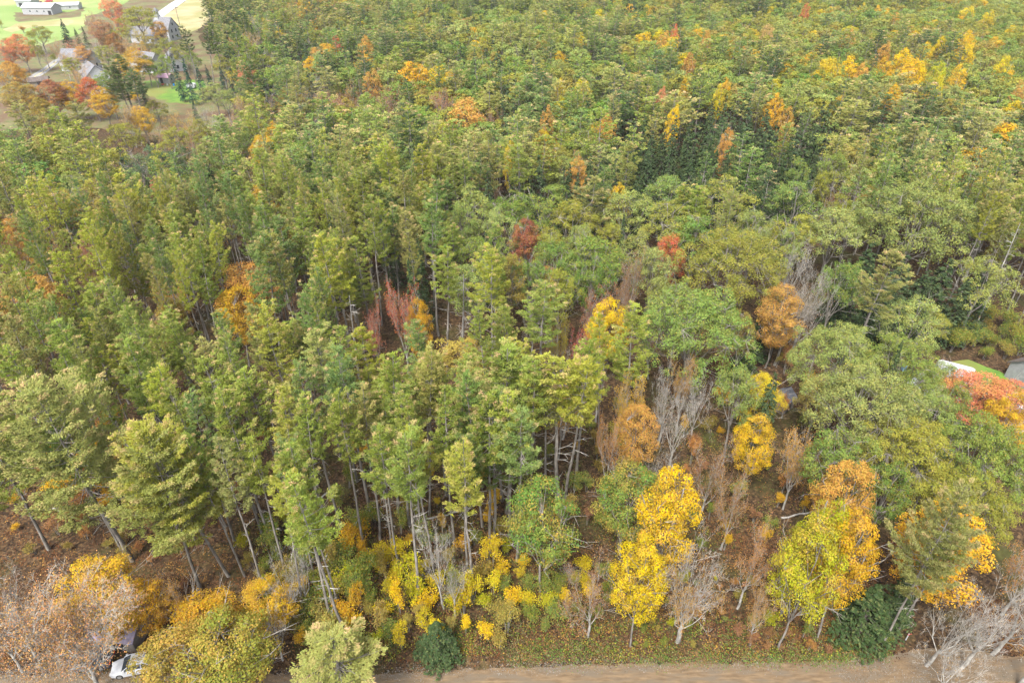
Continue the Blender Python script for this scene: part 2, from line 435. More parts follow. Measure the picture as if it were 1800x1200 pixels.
def build_bare(seed, lod=0, H=16.0, D=9.0, fork=0.3, leaves=0, thick=1.0, upright=0.6, n=(7, 6, 6), leaf=0.2):
    """Leafless tree: four orders of rising branches; a few leaves may still hang on."""
    r = np.random.default_rng(seed)
    cr, tr = Buf(), Buf()
    f = H * fork
    lean = r.normal(0, 0.05, 2)
    zz = np.linspace(0, f, 5); pts = np.c_[zz * lean[0], zz * lean[1], zz] + np.c_[r.normal(0, 0.05, (5, 2)), np.zeros(5)]
    tube(tr, pts, np.linspace(0.22, 0.15, 5) * thick, 7, rough=0.08, r_=r)
    lev = []
    for i in range(n[0]):
        az = i * 6.283 / n[0] + r.normal(0, 0.3); el = r.uniform(0.75, 1.3)
        st = pts[-1] if i % 2 else pts[-2]
        lev.append((st, np.array([math.cos(az) * math.cos(el), math.sin(az) * math.cos(el), math.sin(el)]), (H - f) * r.uniform(0.6, 0.9), 0.085 * thick))
    pool = []
    for lv in range(3 if lod == 0 else 2):
        nxt = []
        A, B, ra, rb = [], [], [], []
        for st, d, L, rad in lev:
            p, q = st, d; segs = 4 if lv == 0 else 3
            node = [p]
            for j in range(segs):
                q = norm(q + r.normal(0, 0.16, 3) + [0, 0, 0.10 * upright])
                p2 = p + q * L / segs
                A.append(p); B.append(p2); ra.append(rad * (1 - j / segs * 0.7)); rb.append(rad * (1 - (j + 1) / segs * 0.7)); p = p2; node.append(p)
            pool.append(p)
            for c in range(n[min(lv + 1, 2)]):
                j = int(r.integers(1, segs + 1)); base = node[j]
                sd = rand_dir(1, r)[0]; d2 = norm(q * 0.9 + sd * (0.75 if lv < 1 else 0.9) + [0, 0, 0.25 * upright])
                nxt.append((base, d2, L * r.uniform(0.34, 0.52), max(rad * 0.42, 0.012)))
        prisms(tr, np.array(A), np.array(B), np.array(ra), np.array(rb), 4 if lv == 0 else 3)
        lev = nxt
    # last order: single fine twigs
    A = np.array([x[0] for x in lev]); Dv = np.array([x[1] for x in lev]); Lx = np.array([x[2] for x in lev])
    Mx = A + Dv * (Lx * 0.5)[:, None]; E = Mx + norm(Dv + r.normal(0, 0.25, Dv.shape)) * (Lx * 0.6)[:, None]
    k = 0.014 if lod == 0 else 0.022
    prisms(tr, A, Mx, k * thick, k * thick * 0.75, 3); prisms(tr, Mx, E, k * thick * 0.75, k * 0.35, 3)
    tw = Mx + norm(Dv + r.normal(0, 0.5, Dv.shape)) * (Lx * 0.45)[:, None]
    prisms(tr, Mx, tw, k * 0.7, k * 0.3, 3)
    if leaves:
        idx = r.integers(0, len(E), leaves); c = np.concatenate([E, tw])[r.integers(0, 2 * len(E), leaves)] + r.normal(0, 0.22, (leaves, 3))
        col = leafcol(leaves, r_=r); col[:, 0] = (r.uniform(0, 1, leaves) < 0.3) * 0.7
        cards(cr, c, norm(rand_dir(leaves, r) + [0, 0, 0.6]), leaf * r.uniform(0.7, 1.3, leaves), 0.8, col, r_=r)
    # fit width
    allp = np.concatenate(tr.v); w = np.percentile(np.linalg.norm(allp[:, :2], axis=1), 97)
    zt = allp[:, 2].max()
    for b in (cr, tr):
        for V in b.v:
            fac = np.clip((V[:, 2] - f * 0.5) / (H * 0.3), 0, 1)[:, None]
            V[:, :2] *= 1 + fac * (D * 0.5 / w - 1)
            V[:, 2] *= H / zt
    return cr, tr, None

def build_snag(seed, H=17.0):
    r = np.random.default_rng(seed); tr = Buf()
    k = 8; zz = np.linspace(0, H, k); b = np.cumsum(r.normal(0, 0.07, (k, 2)), 0); b -= b[0]; pts = np.c_[b, zz]
    tube(tr, pts, np.linspace(0.2, 0.04, k), 7, rough=0.1, r_=r)
    n = 42; z = r.uniform(H * 0.3, H * 0.97, n); az = r.uniform(0, 6.28, n); L = r.uniform(0.5, 2.4, n) * (1.25 - z / H)+0.2
    A = np.c_[np.interp(z, zz, pts[:, 0]), np.interp(z, zz, pts[:, 1]), z]; d = np.c_[np.cos(az), np.sin(az), r.normal(0.15, 0.25, n)]
    Bm = A + d * (L * 0.5)[:, None]; E = Bm + (d + r.normal(0, 0.35, (n, 3))) * (L * 0.6)[:, None]
    prisms(tr, A, Bm, 0.04, 0.03, 3); prisms(tr, Bm, E, 0.03, 0.01, 3)
    for _ in range(2): prisms(tr, Bm, Bm + (d + r.normal(0, 0.7, (n, 3))) * (L * 0.4)[:, None], 0.02, 0.008, 3)
    return Buf(), tr, None

def build_shrub(seed, H=3.2, D=2.6, leaf=0.155, n=1300, stems=10):
    r = np.random.default_rng(seed); cr, tr = Buf(), Buf()
    C = []
    for i in range(stems):
        az = r.uniform(0, 6.28); ln = r.uniform(0.1, 0.5) * D
        top = np.array([math.cos(az) * ln, math.sin(az) * ln, H * r.uniform(0.6, 1.0)])
        mid = top * [0.35, 0.35, 0.5] + np.append(r.normal(0, 0.08, 2), 0)
        tube(tr, [[0.15 * math.cos(az), 0.15 * math.sin(az), 0], mid, top], [0.03, 0.02, 0.008], 4, r_=r)
        for b in range(5):
            s = r.uniform(0.35, 1); st = mid + (top - mid) * s; e = st + norm(rand_dir(1, r)[0] + [0, 0, 0.5]) * r.uniform(0.3, 0.7)
            prisms(tr, [st], [e], 0.01, 0.005, 3); C.append(e)
        C.append(top)
    C = np.array(C); c = C[r.integers(0, len(C), n)] + r.normal(0, 0.23, (n, 3)); c[:, 2] = np.abs(c[:, 2])
    col = leafcol(n, r_=r); col[:, 0] = (r.uniform(0, 1, n) < 0.2) * 0.5
    cards(cr, c, norm(rand_dir(n, r) * 0.8 + [0, 0, 0.7]), leaf * r.uniform(0.7, 1.3, n), 0.8, col, r_=r)
    return cr, tr, None

# ------------------------------------------------------------------ prototypes: meshes per kind, several shapes each, near and far
def proto(name, fn, seeds, mats, nominal, far=None, crown_name='crown'):
    out = []
    for i, sd in enumerate(seeds):
        c, t, dw = fn(sd)
        out.append({'crown': c.mesh(name + '_crown', mats[0]) if c.n else None, 'trunk': t.mesh(name + '_trunk', list(mats[1:]), True),
                    'dead': dw.mesh(name + '_dead_branches', mats[2]) if dw is not None and dw.n else None, 'H': nominal[0], 'D': nominal[1],
                    'bufs': (c, t)})
    return out
PR = {}
L0, N0, T0 = M['leaves'], M['needles'], M['turned']
PR['pine'] = proto('pine', lambda s: build_pine(s, 0, base=[.54, .62, .5, .6, .66, .48][s % 6], Rd=[3.4, 3.2, 3.8, 3.4, 3.2, 3.9][s % 6]), range(12, 24), (N0, M['bark'], M['bark_pale']), (24, 6.9))
PR['pinetall'] = proto('pine', lambda s: build_pine(s, 0, base=[.64, .68, .6, .7][s % 4], Rd=3.2), range(300, 307), (N0, M['bark'], M['bark_pale']), (24, 6.6))
PR['pinebig'] = proto('pine', lambda s: build_pine(s, 0, base=[.44, .5][s % 2], Rd=6.0, dense=1.5, fine=1.0), range(310, 313), (N0, M['bark'], M['bark_pale']), (24, 12.0))
PR['pine_far'] = proto('pine', lambda s: build_pine(s, 1, base=.5, Rd=4.0), range(30, 40), (N0, M['bark']), (24, 6.9))
PR['oak'] = proto('oak', lambda s: build_broad(s, 0, lobes=20, nblob=120, per=230), range(40, 47), (L0, M['bark']), (18, 10))
PR['oak_far'] = proto('oak', lambda s: build_broad(s, 1, nblob=110, blob=1.3, per=280, leaf=0.24, lobes=15), range(50, 57), (L0, M['bark']), (18, 10))
PR['bigoak'] = proto('oak', lambda s: build_broad(s, 0, H=20, D=17, nblob=340, blob=1.55, per=250, leaf=0.23, lobes=42, bottom=0.3, limbs=9), range(60, 63), (L0, M['bark']), (20, 17))
PR['maple'] = proto('maple', lambda s: build_broad(s, 0, H=16, D=7, nblob=100, blob=0.95, per=210, leaf=0.175, shape='oval', bottom=0.3, fork=0.3, tip=0.25), range(70, 75), (T0, M['bark']), (16, 7))
PR['maple_far'] = proto('maple', lambda s: build_broad(s, 1, H=16, D=7, nblob=100, blob=0.95, per=210, leaf=0.175, shape='oval', bottom=0.3, fork=0.3, tip=0.25), range(80, 83), (T0, M['bark_pale']), (16, 7))
PR['thin'] = proto('maple', lambda s: build_bare(s, 0, H=16, D=8, leaves=6500, leaf=0.19), range(90, 94), (T0, M['bark_pale']), (16, 8))
PR['bare'] = proto('bare', lambda s: build_bare(s, 0, H=16, D=8, leaves=160, leaf=0.18), range(100, 105), (T0, M['bark_pale']), (16, 8))
PR['widebare'] = proto('maple', lambda s: build_bare(s, 0, H=17, D=15, leaves=15000, leaf=0.15, n=(9, 8, 8), upright=0.4, thick=1.1, fork=.25), [95], (T0, M['bark_pale']), (17, 15))
PR['hemlock'] = proto('hemlock', lambda s: build_hemlock(s, 0), range(110, 114), (M['hem'], M['bark_dark']), (18, 7.2))
PR['hemlock_far'] = proto('hemlock', lambda s: build_hemlock(s, 1), range(120, 124), (M['hem'], M['bark_dark']), (18, 7.2))
PR['snag'] = proto('snag', build_snag, range(130, 132), (L0, M['bark_pale']), (17, 4))
PR['shrub'] = proto('shrub', build_shrub, range(140, 146), (T0, M['bark']), (3.2, 3.0))
PR['sapling'] = proto('sapling', lambda s: build_shrub(s, H=6.0, D=2.4, leaf=0.16, n=1500, stems=6), range(150, 155), (T0, M['bark_pale']), (6.0, 3.0))

# ------------------------------------------------------------------ colours of foliage (base colours) and the word for each
TINT = {
    'pine': ((0.185, 0.232, 0.042), 'yellow-green'), 'pine2': ((0.245, 0.272, 0.038), 'lime-tinged'), 'pine3': ((0.135, 0.198, 0.052), 'blue-green'),
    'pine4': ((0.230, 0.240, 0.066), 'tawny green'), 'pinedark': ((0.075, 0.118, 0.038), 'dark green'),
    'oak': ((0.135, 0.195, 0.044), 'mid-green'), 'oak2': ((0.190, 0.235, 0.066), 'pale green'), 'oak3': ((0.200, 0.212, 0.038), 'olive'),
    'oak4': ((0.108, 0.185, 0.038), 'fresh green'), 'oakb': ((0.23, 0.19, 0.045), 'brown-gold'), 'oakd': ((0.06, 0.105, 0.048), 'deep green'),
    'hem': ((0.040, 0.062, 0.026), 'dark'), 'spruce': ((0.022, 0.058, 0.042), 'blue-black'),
    'yellow': ((0.510, 0.365, 0.012), 'bright yellow'), 'lemon': ((0.440, 0.360, 0.018), 'lemon yellow'), 'ygreen': ((0.30, 0.31, 0.015), 'yellow-green'), 'gold': ((0.460, 0.285, 0.018), 'golden'),
    'orange': ((0.410, 0.230, 0.055), 'orange'), 'tan': ((0.360, 0.240, 0.100), 'tan'), 'rust': ((0.340, 0.165, 0.055), 'rust'), 'brown': ((0.22, 0.11, 0.06), 'brown'),
    'red': ((0.420, 0.095, 0.055), 'bright red'), 'coral': ((0.470, 0.165, 0.095), 'coral red'), 'darkred': ((0.240, 0.085, 0.055), 'dull red'), 'tanpink': ((0.42, 0.235, 0.115), 'tan-pink'), 'crimson': ((0.36, 0.04, 0.05), 'crimson'),
    'grey': ((0.40, 0.28, 0.16), 'grey'), 'shrubg': ((0.14, 0.18, 0.035), 'green'),
}
# ------------------------------------------------------------------ trees set out by eye. x, y in the 1800 x 1200 frame of the survey photo
# (kind, tint, x, y, width in those units, height in m, 'b' = x,y is the foot, 't' = x,y is the tip, label)
HAND = []
def T(kind, tint, x, y, w, h, mode='t', label=None, land=None, rot=None, lean=None, var=None):
    HAND.append(dict(kind=kind, tint=tint, x=x, y=y, w=w, h=h, mode=mode, label=label, land=land, rot=rot, lean=lean, var=var))
# --- front row, feet seen
T('pinebig', 'pine', 86, 965, 210, 25, 'b', 'leaning pine with a pale mottled trunk at the left edge above brown leaf litter', 'the leaning pale-trunked pine at the left edge')
T('pinebig', 'pine4', 233, 985, 250, 25.5, 'b', 'big pale-tipped pine over the brown clearing, forked dark trunk below', 'the big pale-tipped pine over the brown clearing')
T('pinetall', 'pine3', 215, 965, 110, 21, 'b', 'slim pine tucked behind the big pale-tipped pine over the clearing')
T('pinebig', 'pine4', 352, 1035, 200, 22.5, 'b', 'broad greyish-tipped pine above the gold maple by the clearing', 'the broad greyish-tipped pine beside the clearing')
T('pinebig', 'pine2', 402, 1012, 190, 23, 'b', 'bright yellow-tipped pine with drooping layered boughs in the front row', 'the bright yellow-tipped drooping pine')
for (x, y, w, h, tn) in [(430, 1012, 90, 21, 'pine'), (483, 968, 110, 23, 'pine'), (532, 1065, 100, 22, 'pine2'), (557, 1038, 90, 22.5, 'pine3'),
        (583, 1094, 115, 23.5, 'pine'), (595, 1068, 90, 22, 'pine2'), (702, 1006, 100, 22.5, 'pine'), (692, 998, 90, 20.5, 'pine3'),
        (743, 960, 95, 22, 'pine'), (763, 1000, 110, 21, 'pine2'), (735, 1052, 125, 23.5, 'pine'), (822, 1000, 110, 21.5, 'pine3'), (830, 1046, 115, 23.5, 'pine2'),
        (862, 972, 120, 23, 'pine'), (883, 880, 115, 23, 'pine'), (895, 943, 110, 24, 'pine2'), (909, 986, 120, 23, 'pine3'), (720, 923, 110, 22, 'pine'),
        (650, 897, 120, 24, 'pine3'), (627, 845, 110, 23.5, 'pine'), (990, 890, 130, 24, 'pine2'), (1010, 860, 120, 23, 'pine'), (520, 905, 110, 22, 'pine'), (575, 915, 110, 22, 'pine4'),
        (450, 900, 120, 23, 'pine'), (820, 905, 110, 22, 'pine4'), (380, 880, 110, 22, 'pine2'), (330, 870, 120, 24, 'pine'), (785, 870, 110, 22, 'pine'), (468, 1042, 95, 22.5, 'pine4'), (505, 1018, 95, 21, 'pine'), (640, 965, 105, 23, 'pine'), (668, 948, 100, 22, 'pine4'), (800, 955, 100, 23.5, 'pine'), (848, 925, 105, 23, 'pine3'), (930, 925, 110, 23.5, 'pine'), (960, 905, 105, 22, 'pine4'), (570, 985, 100, 23, 'pine'), (545, 955, 100, 24, 'pine2'), (600, 930, 105, 24, 'pine3'), (700, 900, 105, 23, 'pine'), (755, 905, 100, 24, 'pine4'), (412, 950, 100, 22, 'pine3')]:
    T('pinetall', tn, x, y, w * 0.84, h, 'b')
T('pinetall', 'pine', 612, 1127, 120, 24, 'b', 'front pine with a straight whitish trunk and long dead side branches', 'the whitish-trunked front pine')
T('maple', 'oak4', 949, 1040, 125, 17.5, 'b', 'fresh green maple with a pale foot standing before the pine trunks', 'the fresh green maple before the pine trunks')
T('thin', 'brown', 1033, 1118, 110, 14, 'b', 'slim birch-like tree with a blue-banded foot and thin russet crown', 'the thin russet tree with the blue-banded foot')
T('maple', 'yellow', 1108, 1135, 95, 17, 'b', 'bright yellow maple on two pale stems, lower of the yellow pair', 'the lower bright yellow maple')
T('maple', 'yellow', 1148, 1052, 118, 20.5, 'b', 'bright yellow maple standing tall just behind the lower yellow one', 'the taller bright yellow maple')
T('bare', 'grey', 1192, 1128, 175, 18.5, 'b', 'bare whitish tree fanning out right of the yellow maples')
T('thin', 'orange', 1188, 1129, 120, 13.5, 'b', 'half bare tree with a few orange leaves beside the yellow maples')
T('thin', 'rust', 1297, 1070, 90, 15, 'b', 'thin rust-coloured tree with bare grey twigs between yellow maples')
T('thin', 'orange', 1319, 1137, 70, 12, 'b', 'thin leaning stem with orange leaves low down by the verge')
T('maple', 'ygreen', 1367, 1140, 120, 19, 'b', 'yellow-green maple with a white trunk foot on the verge', 'the yellow-green maple on the verge')
T('maple', 'ygreen', 1373, 1080, 95, 19.5, 'b', 'yellow-green maple crown close behind the white-footed verge maple')
T('maple', 'gold', 1437, 1120, 110, 19, 'b', 'orange-gold maple on a leaning pale trunk beside the yellow-green one', 'the orange-gold maple on the verge')
T('hemlock', 'hem', 1505, 1118, 120, 8.5, 'b', 'low dark hemlock under the orange-gold maple by the road')
T('hemlock', 'hem', 1550, 1095, 100, 9.5, 'b', 'dark hemlock against the leaning pine trunk by the road')
T('pinebig', 'pine4', 1552, 1130, 150, 23, 'b', 'pine with a thick grey leaning trunk beside the road bend', 'the thick-trunked pine at the road bend')
T('maple', 'gold', 1590, 1085, 150, 17, 'b', 'gold-leaved maple behind the thick-trunked pine at the road bend')
T('pine', 'pine', 1572, 1122, 80, 18, 'b', 'slender second pine rising at the foot of the thick-trunked one')
T('bare', 'grey', 1628, 1168, 150, 14, 'b', 'bare silvery tree leaning over the dirt road bend', 'the bare silvery tree over the road')
T('bare', 'grey', 1690, 1172, 150, 13, 'b', 'bare silvery tree right of the first one over the road')
T('bare', 'orange', 1650, 1225, 130, 8, 'b', 'low bare tree with coral leaf scraps in the bottom right corner')
T('bare', 'grey', 1745, 1150, 140, 15.5, 'b', 'bare pale tree before the red leaf litter at the right edge')
T('bare', 'grey', 1790, 1205, 180, 17.5, 'b', 'bare tree with mossy branches in the bottom right corner')
T('thin', 'rust', 1760, 1080, 120, 13, 'b', 'rusty half bare maple behind the silvery trees at the right')
T('bare', 'grey', 800, 1085, 85, 11, 'b', 'small bare white tree behind the round dark shrub', 'the small bare white tree among the yellow shrubs')
T('bare', 'grey', 780, 1070, 80, 15, 'b', 'taller bare white tree among the yellow shrubs')
T('bare', 'grey', 497, 1160, 70, 10, 'b', 'bare grey tree by the road between gold crown and bottom pine')
T('bare', 'tan', 540, 1075, 80, 12, 'b', 'thin bare tree in front of the young yellow growth under the pines')
T('bare', 'grey', 520, 1100, 70, 11, 'b', 'forked bare stem rising behind the gold crown near the road')
T('widebare', 'tanpink', 178, 1215, 275, 18.5, 'b', 'wide half bare maple with rusty leaves over the parked cars', 'the wide rusty half bare maple')
T('bare', 'tan', 62, 1150, 130, 14, 'b', 'bare leaning tree at the left edge beside the rusty maple')
T('maple', 'gold', 228, 1143, 140, 13.6, 'b', 'golden maple over the lilac roof of the shed', 'the golden maple over the lilac-roofed shed')
T('maple', 'gold', 285, 1130, 80, 9.5, 'b', 'small golden maple between the shed and the gold-green crown')
T('thin', 'orange', 330, 1110, 100, 8.5, 'b', 'low orange-leaved tree above the gold-green roadside crown')
T('maple', 'oakb', 352, 1225, 140, 10.3, 'b', 'gold-green round crown hanging over the road at the lower left', 'the gold-green crown over the road')
T('maple', 'oak3', 425, 1225, 165, 11.5, 'b', 'olive-yellow crown beside the gold-green one over the road')
T('maple', 'gold', 385, 1155, 130, 9.0, 'b', 'orange-flecked gold crown behind the two roadside crowns')
T('maple', 'gold', 480, 1110, 100, 7.5, 'b', 'low orange-gold maple between gold crown and green undergrowth')
T('pine', 'pine4', 590, 1100, 165, 12, 't', 'pale-tipped pine top poking up in front of the dirt road', 'the pine top in front of the road')
T('hemlock', 'hem', 772, 1150, 95, 5.6, 'b', 'round dark evergreen shrub beside the road in yellow growth', 'the round dark evergreen by the road')
T('maple', 'oak4', 1090, 975, 120, 14.5, 'b', 'leafy green maple left of the bright yellow pair')
T('thin', 'tanpink', 168, 1196, 100, 6.5, 'b', 'low tan-pink sapling tree in front of the dark car')
T('thin', 'tanpink', 40, 1180, 120, 11, 'b', 'tan-pink half bare tree in the bottom left corner')
